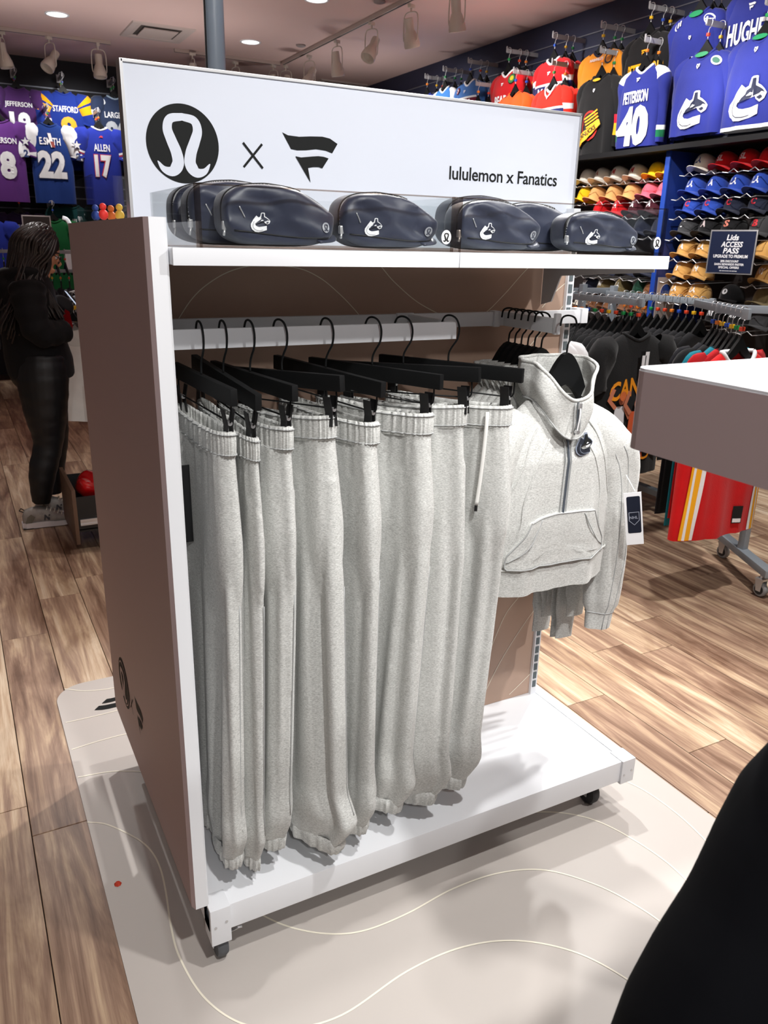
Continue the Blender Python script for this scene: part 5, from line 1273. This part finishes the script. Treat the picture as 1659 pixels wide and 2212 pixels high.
for k in range(34):
    y0 = -.075+rn.uniform(-.015, .02); x0 = rn.uniform(-.03, .035)
    pts = [H(.02+x0*.5, -.06, .09), H(x0+.01, y0-.012, .0), H(x0-.01, y0-.02, -.1), Vector(W2(.15+x0*1.3, -.13, 1.20)), Vector(W2(.18+x0*1.6, -.14+rn.uniform(-.02, .02), rn.uniform(1.08, 1.14)))]
    L_s = smoothline(pts, 5); n_ = len(L_s)
    Hr.tube(L_s, [.011*(1-.7*(i/n_))+.002 for i in range(n_)], n=6, flat=.6)
hr = Hr.build('hair', HAIRM, pw, smooth=True)
gl = MB()
for s in (1, -1):
    c = H(.095, s*.034, .0); ringp = [c+tiltm @ Vector((0, .026*cos(2*pi*j/20), .02*sin(2*pi*j/20))) for j in range(21)]
    gl.tube(ringp, .0022, n=6); gl.tube([H(.095, s*.06, .006), H(.05, s*.076, .01), H(-.01, s*.078, .004)], .0024, n=6)
gl.tube([H(.095, -.01, .004), H(.1, 0, .007), H(.095, .01, .004)], .002, n=6)
gl.build('glasses', BLACKM, pw, smooth=True)
MB().prism([(0, .03), (.03, .02), (.045, -.05), (.03, -.12), (-.02, -.11), (-.03, -.03)], .012, lambda u, v, w_: (W2(.236, 0, 0)[0]+u*.5+.012, -.06+w_-u, 1.12+v)).build('red_lanyard_card', mat('red_card', srgb(206, 24, 36), .5), pw)
ph = thing('phone', 'dark phone held up in both hands of the person in black', 'phone', (.318, 3.255, 1.17))
MB().box((-.005, -.036, -.05), (.004, .036, .09), 0, .003).build('case', BLACKM, ph, smooth=True, angle=40).rotation_euler = (0, R(-35), 0)
MB().box((-.0062, -.033, -.046), (-.0052, .033, .086)).build('screen', mat('phone_screen', (.5, .6, .8), .2, emit=((.7, .8, 1), 1.2)), ph).rotation_euler = (0, R(-35), 0)

# person in a dark coat beside the camera: back and sleeve show at the lower right
pf_ = thing('person', 'person in a very dark coat cut off at the lower right corner', 'person', (.62, -1.22, 0))
o_ = Vector((.62, -1.22, 0))
def Q(x, y, z): return tuple(Vector((x, y, z))-o_)
CP = Q(.56, -1.14, .90)
b2 = MB()
sp2 = [(CP, .15), (Q(.64, -1.16, 1.08), .14), (Q(.74, -1.18, 1.28), .14), (Q(.78, -1.2, 1.42), .13), (Q(.80, -1.19, 1.5), .06), (Q(.81, -1.17, 1.56), .055)]
lgs = [[(CP, .15), (Q(.54+s*.02, -1.14+s*.1, .82), .11), (Q(.55, -1.14+s*.1, .48), .07), (Q(.56, -1.18+s*.1, .1), .045)] for s in (1, -1)]
am = [[(sp2[3][0], .13), (Q(.66, -1.08, 1.36), .07), (Q(.53, -1.02, 1.15), .06), (Q(.36, -.985, 1.0), .05), (Q(.165, -1.0, .73), .035)], [(sp2[3][0], .13), (Q(.94, -1.32, 1.38), .07), (Q(1.0, -1.36, 1.1), .055), (Q(.98, -1.28, .86), .035)]]
b2.add(*as_mb(skin([sp2]+lgs+am)))
ellipsoid(b2, Q(.81, -1.16, 1.66), (.075, .095, .115)); b2.tube([Q(.81, -1.065, 1.67), Q(.81, -1.045, 1.64), Q(.81, -1.06, 1.63)], [.01, .014, .012], n=8)
for s in (1, -1): ellipsoid(b2, Q(.81+s*.074, -1.17, 1.65), (.01, .02, .03))
B = b2
hand(Q(.165, -1.0, .73), (-.3, -.1, -1), (.6, -.6, 0), 1); hand(Q(.98, -1.28, .86), (0, .3, -1), (-.8, .2, 0), -1)
remesh(b2, 'body', [SKINM], pf_, .005, 3)
ct = MB(); rgs = []
for z, cx_, cy_, rx, ry in ((.42, .50, -1.12, .28, .2), (.6, .51, -1.12, .265, .2), (.8, .54, -1.13, .24, .19), (1.0, .62, -1.15, .215, .19), (1.2, .72, -1.17, .20, .18), (1.36, .77, -1.19, .19, .16), (1.45, .79, -1.19, .14, .12), (1.5, .80, -1.19, .08, .08)):
    rgs.append([(p[0]+.008*sin(5*j*.2244+z*4), p[1], p[2]) for j, p in enumerate(ov(Q(cx_, cy_, z), rx, ry))])
ct.loft(rgs, cap0=True, cap1=True)
for ch in am:
    P_ = smoothline([Vector(p) for p, r in ch[1:]], 6); nP = len(P_)
    ct.tube(P_[:-1], [.098-.03*(i/nP)+.004*sin(i*1.7) for i in range(nP-1)], n=18)
COATM = mat('black_coat', (.002, .0022, .0035), .9, spec=.12, bump=.4, bscale=12)
remesh(ct, 'coat', [COATM], pf_, .009, 6)
tr_ = MB()
for ch in lgs: tr_.tube([p for p, r in ch[1:]], [r+.02 for p, r in ch[1:]], n=18)
tr_.build('trousers', COATM, pf_, smooth=True)
for s in (1, -1):
    sh_ = MB(); sh_.box(Q(.51, -1.22+s*.1, .0045), Q(.61, -.99+s*.1, .08), 0, .03); sh_.build('shoe', BLACKM, pf_, smooth=True)
hh = MB(); ellipsoid(hh, Q(.81, -1.18, 1.69), (.085, .1, .105)); hh.build('hair', HAIRM, pf_, smooth=True)

# ------------------------------------------------------------------ clothes racks beyond the display
def rack_caster(parent, x, y):
    c = thing_part('caster', parent); c.location = (x, y, 0)
    MB().lathe([(.022, -.014), (.030, -.013), (.034, -.008), (.034, .008), (.030, .013), (.022, .014)], (0, 0, .036), axis='x', n=22).build('tyre', mat('pale_tyre', srgb(150, 152, 154), .6), c, smooth=True, angle=50)
    MB().lathe([(0, -.0145), (.023, -.0145), (.023, .0145), (0, .0145)], (0, 0, .036), axis='x', n=18, cap=False).build('wheel_hub', RUBBERD, c)
    f = MB()
    for q in (-1, 1): f.prism([(-.012, .03), (.012, .03), (.022, .082), (-.016, .082)], .003, lambda u, v, w_: (q*.0165+w_*q, u, v))
    f.box((-.02, -.018, .08), (.02, .024, .09)); f.tube([(-.02, 0, .036), (.02, 0, .036)], .005, n=8)
    f.build('fork', STEEL, c); MB().tube([(0, .004, .09), (0, .004, .104)], .008).build('stem', STEEL, c)
def rack(name_label, base_a, base_b, posts, rails, zr, cast):
    a, b = Vector(base_a), Vector(base_b); t = thing('clothes_rack', name_label, 'clothes rack', (a.x, a.y, 0), 0)
    def bar(n_, p, q, w_, h):
        p, q = Vector(p), Vector(q); d = q-p; L_ = d.length; o = MB().box((0, -w_/2, -h/2), (L_, w_/2, h/2), 0, .003).build(n_, GREYM, t, smooth=True, angle=40)
        o.location = p-Vector((a.x, a.y, 0)); o.rotation_euler = (0, -math.atan2(d.z, sqrt(d.x**2+d.y**2)), math.atan2(d.y, d.x)); return o
    bar('base_bar', (a.x, a.y, .122), (b.x, b.y, .122), .05, .035)
    for x, y in cast: rack_caster(t, x-a.x, y-a.y)
    for x, y, z in posts: bar('post', (x, y, .13), (x, y, z), .035, .035)
    for p, q in rails:
        bar('rail', p, q, .012, .034)
        e = MB().box((-.01, -.016, -.022), (.01, .016, .022), 0, .004).build('rail_end', GREYM, t, smooth=True, angle=40); e.location = Vector(p)-Vector((a.x, a.y, 0)); 
    return t
def tee_set(loc0, n, step, labn, where, group, g, base, zrail, skip0=False):
    x, y, z = loc0; sp = plain('t_shirt', 't-shirt', labn, base, g, slen=.2, sr=(.055, .055), sout=.0)
    sp['group'] = group; rn = random.Random(int(x*100))
    for i in range(n):
        yy = y+step*i; rz = R(rn.uniform(-2, 2))
        shop_hanger('black coat hanger, %s from front, on %s' % (ORD[i], where), (x, yy, zrail+.0005), rz, 'hangers of '+group, .095, rn.randrange(5))
        if i or not skip0:
            c = copy_tree(sp, None, (x+rn.uniform(-.004, .004), yy, z), rz); c['label'] = '%s, %s from front, on %s' % (labn, ORD[i], where)
    drop_proto(sp)
Z1 = 1.262
rack('grey four-way rack of black t-shirts on casters', (3.36, 2.5, 0), (3.33, 1.86, 0), [(3.345, 2.5, Z1+.03), (3.10, 2.5, Z1+.04), (2.72, 2.55, Z1+.04)], [((2.87, 1.79, Z1-.017), (2.87, 2.55, Z1-.017)), ((3.31, 1.72, Z1-.017), (3.31, 2.55, Z1-.017)), ((2.70, 2.53, Z1-.2), (3.36, 2.53, Z1-.2)), ((2.70, 2.53, Z1), (3.36, 2.53, Z1))], Z1, [(3.368, 1.93), (3.36, 2.3)])
gt = Garment(L=.76, W=.255, D=.045, sh=.225, slope=.075, neck=.085, nd=.035, fold=.005, seed=61, N=40, rows=22)
tshirt = jersey('t_shirt', 'black printed t-shirt with arched orange lettering, front of the grey rack', 't-shirt', (2.87, 1.80, Z1-.171), 0, gt, (22, 22, 23), None, (), (), .22, (.085, .08), .04, 0, None, [], 'black t-shirts on the grey rack')
OR = ink((238, 150, 30))
v, f = text2d('CANNIC', .03, width=.36, height=.1)
decal('lettering', [([(x, y-.9*x*x) for x, y in v], f, 0)], gt.fr(0, -.27, .005), [OR], tshirt, .04)
v, f = text2d('JAMO', .03, width=.26, height=.08)
decal('lettering', [([(x, y+.9*x*x) for x, y in v], f, 0)], gt.fr(.01, -.66, .005), [OR], tshirt, .04)
# the print below is a plain stand-in: three simple players made of flat shapes
def figure(cx, cz, s, body, mi_skin=1):
    return [poly([(cx-.04*s, cz+.06*s), (cx+.04*s, cz+.06*s), (cx+.055*s, cz-.1*s), (cx-.05*s, cz-.1*s)], body), disc2d(cx+.01*s, cz+.1*s, .026*s, .032*s, mi_skin), band2d([(cx-.04*s, cz+.05*s), (cx-.085*s, cz+.1*s), (cx-.06*s, cz+.17*s)], .025*s, mi_skin), band2d([(cx+.04*s, cz+.05*s), (cx+.085*s, cz-.02*s)], .025*s, mi_skin), poly([(cx-.05*s, cz-.1*s), (cx+.055*s, cz-.1*s), (cx+.08*s, cz-.2*s), (cx+.01*s, cz-.15*s), (cx-.07*s, cz-.2*s)], body)]
decal('print', figure(-.11, -.42, .85, 0)+figure(.0, -.46, 1.0, 2)+figure(.11, -.42, 1.1, 3)+[disc2d(-.12, -.31, .022, .025, 4)], gt.fr(0, 0, .0065), [ink((226, 226, 230)), ink((196, 120, 90)), ink((206, 90, 50)), ink((120, 160, 214)), ink((210, 110, 60))], tshirt, .05)
tg = MB().box((-.022, -.001, -.065), (.022, .001, .065), 0, .0005).build('hang_tag', BLACKM, tshirt); tg.location = (.012, -.062, -.15)
decal('tag_print', [poly([(-.014, .03), (.014, .03), (.014, -.03), (-.014, -.03)], 0)], lambda u, v, l: (u, -.0012-l, v+.012), [INKW], tg)
MB().box((.008, -.002, -.075), (.034, 0, .06)).build('second_tag', INKW, tg)
tee_set((2.87, 1.80, Z1-.171), 11, .055, 'black t-shirt', 'the rack arm of the printed one', 'black t-shirts behind the printed one', thin(62, .21, .74), (26, 26, 28), Z1, skip0=True)
tee_set((3.31, 1.78, Z1-.175), 12, .052, 'black t-shirt', 'the right arm of the grey rack', 'black t-shirts on the right rack arm', thin(63, .2, .7), (22, 22, 25), Z1)
tee_set((1.99, 1.45, Z1-.128), 6, .055, 'white t-shirt', 'the arm just behind the grey sweatshirts', 'white t-shirts behind the sweatshirts', thin(64, .24, .7), (228, 228, 230), Z1+.043)
tee_set((2.62, 2.6, Z1-.171), 9, .055, 'dark t-shirt', 'the far rack arm beyond the white ones', 'dark t-shirts at the far rack end', thin(65, .2, .7), (32, 34, 44), Z1)
rack('grey rack of white t-shirts close behind the grey sweatshirts', (1.99, 1.40, 0), (1.99, 1.95, 0), [(1.99, 1.85, Z1+.026)], [((1.99, 1.40, Z1+.026), (1.99, 1.85, Z1+.026))], Z1, [(1.99, 1.42), (1.99, 1.93)])
rack('grey rack of dark t-shirts beyond the white ones', (2.62, 2.56, 0), (2.62, 3.2, 0), [(2.62, 3.12, Z1-.017)], [((2.62, 2.56, Z1-.017), (2.62, 3.12, Z1-.017))], Z1, [(2.62, 2.6), (2.62, 3.16)])
# red basketball top on the nearer rack
Z2 = 1.28
rack('grey rack with a red basketball top, nearest on the right', (3.1, 1.3, 0), (2.84, .78, 0), [(2.97, 1.04, Z2)], [((2.588, .93, Z2-.017), (2.93, 1.5, Z2-.017)), ((2.76, 1.21, Z2-.017), (2.97, 1.04, Z2-.017))], Z2, [(3.086, 1.231), (2.844, .82)])
gr = Garment(L=.80, W=.25, D=.06, sh=.185, slope=.055, neck=.095, nd=.085, fold=.007, seed=71, N=64, rows=26)
rd = jersey('basketball_jersey', 'red basketball top with yellow and white side stripes on the near rack', 'basketball top', (2.60, .95, Z2-.171), 0, gr, (206, 18, 22), None, (), (), collar=WH, tank=True)
def vstripe(x0, x1, z0, z1, bend=.0):
    n_ = 18; vs, fs = [], []
    for i in range(n_+1):
        z = z0+(z1-z0)*i/n_; o = bend*(i/n_)
        vs += [(x0+o, z), (x1+o, z)]
    return (vs, [[2*i, 2*i+1, 2*i+3, 2*i+2] for i in range(n_)])
YW = ink((250, 176, 20))
for s in (1, -1):
    a = [(*vstripe(s*.150, s*.166, -.25, -.795, s*.02), 0), (*vstripe(s*.166, s*.188, -.25, -.795, s*.02), 1), (*vstripe(s*.188, s*.2, -.25, -.795, s*.02), 0), (*vstripe(s*.2, s*.212, -.25, -.795, s*.02), 1)]
    decal('side_stripe', a, gr.fr(0, 0, .004), [INKW, YW], rd)
    MB().tube([gr.ring(-gr.slope*1.0+.004)[0 if s > 0 else 32], (s*.175, -.02, -.12), (s*.19, -.02, -.2)], .012, n=8).build('arm_trim', INKW, rd, smooth=True)
    decal('shoulder_stripe', [band2d([(s*.10, -.03), (s*.115, -.13)], .018, 0), band2d([(s*.12, -.035), (s*.135, -.13)], .016, 1)], gr.fr(0, 0, .006), [INKW, YW], rd)
decal('hem_patch', [poly([(-.022, .04), (.022, .04), (.022, -.04), (-.022, -.04)], 0), poly([(-.018, -.018), (.018, -.018), (.018, -.036), (-.018, -.036)], 1)], gr.fr(.085, -.71, .006), [ink((16, 16, 20)), INKW], rd)
decal('size_label', [poly([(-.045, .014), (.045, .014), (.045, -.014), (-.045, -.014)], 0)], lambda u, v, l: (u+.03, .01-l, v-.06), [ink((206, 176, 150))], rd)
rn = random.Random(9)
for i in range(7):
    shop_hanger('black coat hanger, %s from front, on the near rack of red tops' % ORD[i], (2.60+.03*i, .95+.05*i, Z2+.0005), R(rn.uniform(-4, 4)), 'hangers on the near rack', .095, rn.randrange(5))
for i, (lab, c, L_) in enumerate((('red top with yellow stripes behind the first red one', (176, 16, 24), .74), ('teal top behind the red ones on the near rack', (20, 120, 138), .8), ('black long top hanging lowest on the near rack', (18, 18, 20), .86), ('dark top at the back of the near rack', (24, 24, 30), .8))):
    g_ = thin(80+i, .22, L_); t_ = plain('knit_shirt', 'top', lab, c, g_, slen=.2, sout=.02); t_.location = (2.65+.045*i, 1.04+.07*i, Z2-.171); t_.rotation_euler.z = R((-2, 2, -1, 1)[i]); t_['label'] = lab; t_['group'] = 'tops on the near rack'
# ------------------------------------------------------------------ left side: hanging rails below the football jerseys
LR = thing('wall_rail', 'grey wall rail of packed hangers beyond the person in black', 'rail', (.7, 7.0, 0), 0)
for z_ in (1.39, 1.22):
    box('rail', (-.75, -.01, z_-.03), (.6, .01, z_), GREYM, LR, .002)
for x_ in (-.74, .58): box('post', (x_-.015, -.015, 0), (x_+.015, .015, 1.41), GREYM, LR, .002)
for x_ in (-.74, .58): box('foot', (x_-.02, -.2, 0), (x_+.02, .2, .03), GREYM, LR, .004)
spl = plain('packed_shirt', 'top', 'dark top packed on the rail beyond the person in black', (24, 26, 36), thin(90, .2, .6), slen=.2)
for r_, z_ in ((0, 1.39), (1, 1.22)):
    for i in range(14):
        x_ = .06+.075*i+.02*r_
        shop_hanger('black hanger, %s from left on the %s far wall rail' % (ORD[i], ('upper', 'lower')[r_]), (x_, 7.0, z_+.0005), R(90+rn.uniform(-8, 8)), 'hangers on the far wall rail', .095, rn.randrange(5))
        if r_ == 1: c = copy_tree(spl, None, (x_, 7.0, z_-.171), R(90+rn.uniform(-6, 6))); c['label'] = 'dark top, %s from left on the lower far wall rail' % ORD[i]; c['group'] = 'tops on the far wall rail'
drop_proto(spl)
ksg = thing('kids_sign', 'grey framed sign reading KIDS & YOUTH above the dark hair', 'sign', (.52, 6.98, 1.53))
box('frame', (-.12, 0, -.14), (.125, .012, .16), STEEL, ksg, .001)
kp = box('poster', (-.11, -.002, -.13), (.115, 0, .15), mat('charcoal_poster', srgb(62, 60, 60), .5), ksg)
for s_, z_ in (('KIDS &', .055), ('YOUTH', .0)):
    v, f = text2d(s_, .05, width=.12, height=.04); decal('lettering', [(v, f, 0)], lambda u, vv, l: (u, -.0022-l, vv+z_), [INKW], kp)
box('sign_stem', (-.008, .012, -.142), (.008, .022, -.05), STEEL, ksg)
sw = thing('wall_shelf', 'pale wall shelf line under the football jerseys', 'shelf', (.6, 8.3, 1.36))
box('board', (-1.2, 0, 0), (1.4, .5, .03), GREYM, sw, .003)
# open drawer cabinet with red bagged tops, white tops and a clear bag
cbx = thing('drawer_cabinet', 'low brown and black cabinet with an open drawer behind the end panel', 'cabinet', (.30, 2.68, 0))
BRW = mat('brown_veneer', srgb(96, 72, 56), .5, var=.12, vscale=6)
box('carcass', (.06, -.05, .06), (.6, .45, .56), BLACKM, cbx, .004); box('side_board', (.03, -.06, .0), (.06, .46, .9), BRW, cbx, .002); box('top_board', (.03, -.06, .56), (.6, .46, .58), BRW, cbx, .002)
dr = MB(); dr.box((-.16, -.04, .13), (.06, -.03, .30)); dr.box((-.16, .40, .13), (.06, .41, .30)); dr.box((-.16, -.04, .12), (.06, .41, .135))
drw = dr.build('drawer', BLACKM, cbx)
box('drawer_front', (-.178, -.05, .06), (-.16, .42, .34), BRW, drw, .002)
sl_ = MB(); sl_.box((-.15, -.048, .155), (.04, -.0405, .163)); sl_.box((-.15, -.048, .178), (.04, -.0405, .186)); sl_.box((-.15, -.043, .163), (.04, -.0402, .178), 0)
sl_.build('drawer_slide', STEEL, drw)
rn = random.Random(14)
RBAG = mat('red_bagged_cloth', srgb(206, 16, 22), .18, spec=.6, bump=.6, bscale=18, coat=.6)
def pile(loc, r, label, mt, seed, cat='bagged top', nm='bagged_shirt', group=None):
    b = MB(); ellipsoid(b, (0, 0, r[2]), r, 28, 16); rn_ = random.Random(seed); ph_ = [rn_.uniform(0, 6) for _ in range(4)]
    b.v = [(x*(1+.08*sin(14*z/r[2]*.3+ph_[0])), y*(1+.1*sin(5*x/r[0]+ph_[1])), max(.0, z*(1+.09*sin(4*x/r[0]+3*y/r[1]+ph_[2])))) for x, y, z in b.v]
    o = b.build(nm, mt, smooth=True); o.location = loc; return tag(o, label, cat, group)
pile((.235, 2.85, .137), (.075, .13, .05), 'red top in a glossy plastic bag, lower one in the drawer', RBAG, 1)
pile((.235, 2.84, .243), (.07, .12, .06), 'red top in a glossy plastic bag, upper one in the drawer', RBAG, 2)
CLB = acrylic('clear_plastic_bag')
# white tops hanging beyond the cabinet with a clear cover over the shoulders
for i in range(3):
    t_ = plain('white_shirt', 'top', 'x', (244, 240, 234), thin(95+i, .10, .56), slen=.2, sout=.0); t_.location = (.34+.02*i, 3.62+.06*i, 1.03); t_.rotation_euler.z = R(-30)
    t_['label'] = 'cream white top hanging beyond the open drawer, %s of three' % ('nearest', 'middle', 'farthest')[i]; t_['group'] = 'white tops beyond the drawer'
    shop_hanger('black hanger of the %s white top beyond the drawer' % ('nearest', 'middle', 'farthest')[i], (.34+.02*i, 3.62+.06*i, 1.2015), R(-30), 'hangers of the white tops', .08, 0)
wr = thing('white_tops_stand', 'small steel stand of the white tops behind the panel', 'clothes stand', (.36, 3.68, 0))
MB().tube([(-.035, -.12, 1.1785), (.05, .135, 1.1785)], .011).build('rail', GREYM, wr); MB().tube([(.05, .14, 0), (.05, .14, 1.18)], .012).build('post', GREYM, wr); box('foot', (-.08, -.1, 0), (.16, .3, .02), GREYM, wr, .004)
b = MB(); ellipsoid(b, (0, 0, 0), (.10, .09, .07), 20, 12); b.v = [(x*(1+.15*sin(40*z+20*y)), y*(1+.1*sin(50*x)), z) for x, y, z in b.v]
o = b.build('plastic_cover', CLB, smooth=True); o.location = (.33, 3.52, .99); tag(o, 'crumpled clear plastic cover lying over the white tops', 'plastic bag')
# open acrylic box of small figures on the far side of the panel top
abx = thing('acrylic_box', 'small clear box of bright trinkets just left of the white sign', 'box', (.05, .62, 1.5345))
for nm, a, b_ in (('wall', (-.04, -.10, 0), (-.037, .14, .09)), ('wall', (.08, -.10, 0), (.083, .14, .09)), ('wall', (-.037, -.10, 0), (.08, -.097, .09)), ('bottom', (-.037, -.097, 0), (.08, .14, .003))): box(nm, a, b_, ACR, abx)
cl5 = [(224, 40, 30), (250, 200, 40), (236, 236, 236), (30, 60, 140), (240, 120, 40), (24, 24, 28)]
for i in range(6):
    b = MB(); ellipsoid(b, (0, 0, .011), (.010, .010, .011), 14, 10); ellipsoid(b, (0, 0, .027), (.0075, .0075, .0075), 12, 8)
    o = b.build('trinket', ink(cl5[i]), smooth=True); o.location = (-.012+.034*(i % 3), -.04+.1*(i//3), 1.5385-1.5345+1.5345); o.location.x += .05; o.location.y += .62
    tag(o, ['red', 'yellow', 'white', 'blue', 'orange', 'black'][i]+' small round trinket in the clear box by the sign', 'trinket', 'trinkets in the clear box')
hkx = MB().tube(smoothline([(0, 0, 0), (-.003, 0, .018), (-.01, 0, .033), (-.02, 0, .037)], 5), .005, n=10).build('white_end_hook', WHITEM, gd, smooth=True); hkx.location = (.01, .872, 1.51)
# ------------------------------------------------------------------ near table, out of focus at the right edge
TB = thing('display_table', 'white display counter with shade-tinted sides nearest the camera at the right edge', 'counter', (.40, -.645, 0))
sb_ = MB(); sb_.prism(rounded(0, -.25, .95, 0, .018, 6), .09, lambda u, v, w_: (u, v, 1.281+w_))
so_ = sb_.build('thick_top', [WHITE_SHADED, WHITE], TB)
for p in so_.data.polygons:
    if p.normal.z > .5: p.material_index = 1  # plain white on top, shade tint stays in the side colour
MB().prism(rounded(.0005, -.2495, .9495, -.0005, .018, 6), .003, lambda u, v, w_: (u, v, 1.3712+w_)).build('white_cover', WHITE, TB)
box('pedestal', (.72, -.19, .03), (.84, -.06, 1.28), WHITE_SHADED, TB, .003); box('foot', (.55, -.24, 0), (.94, -.01, .03), WHITE_SHADED, TB, .004)
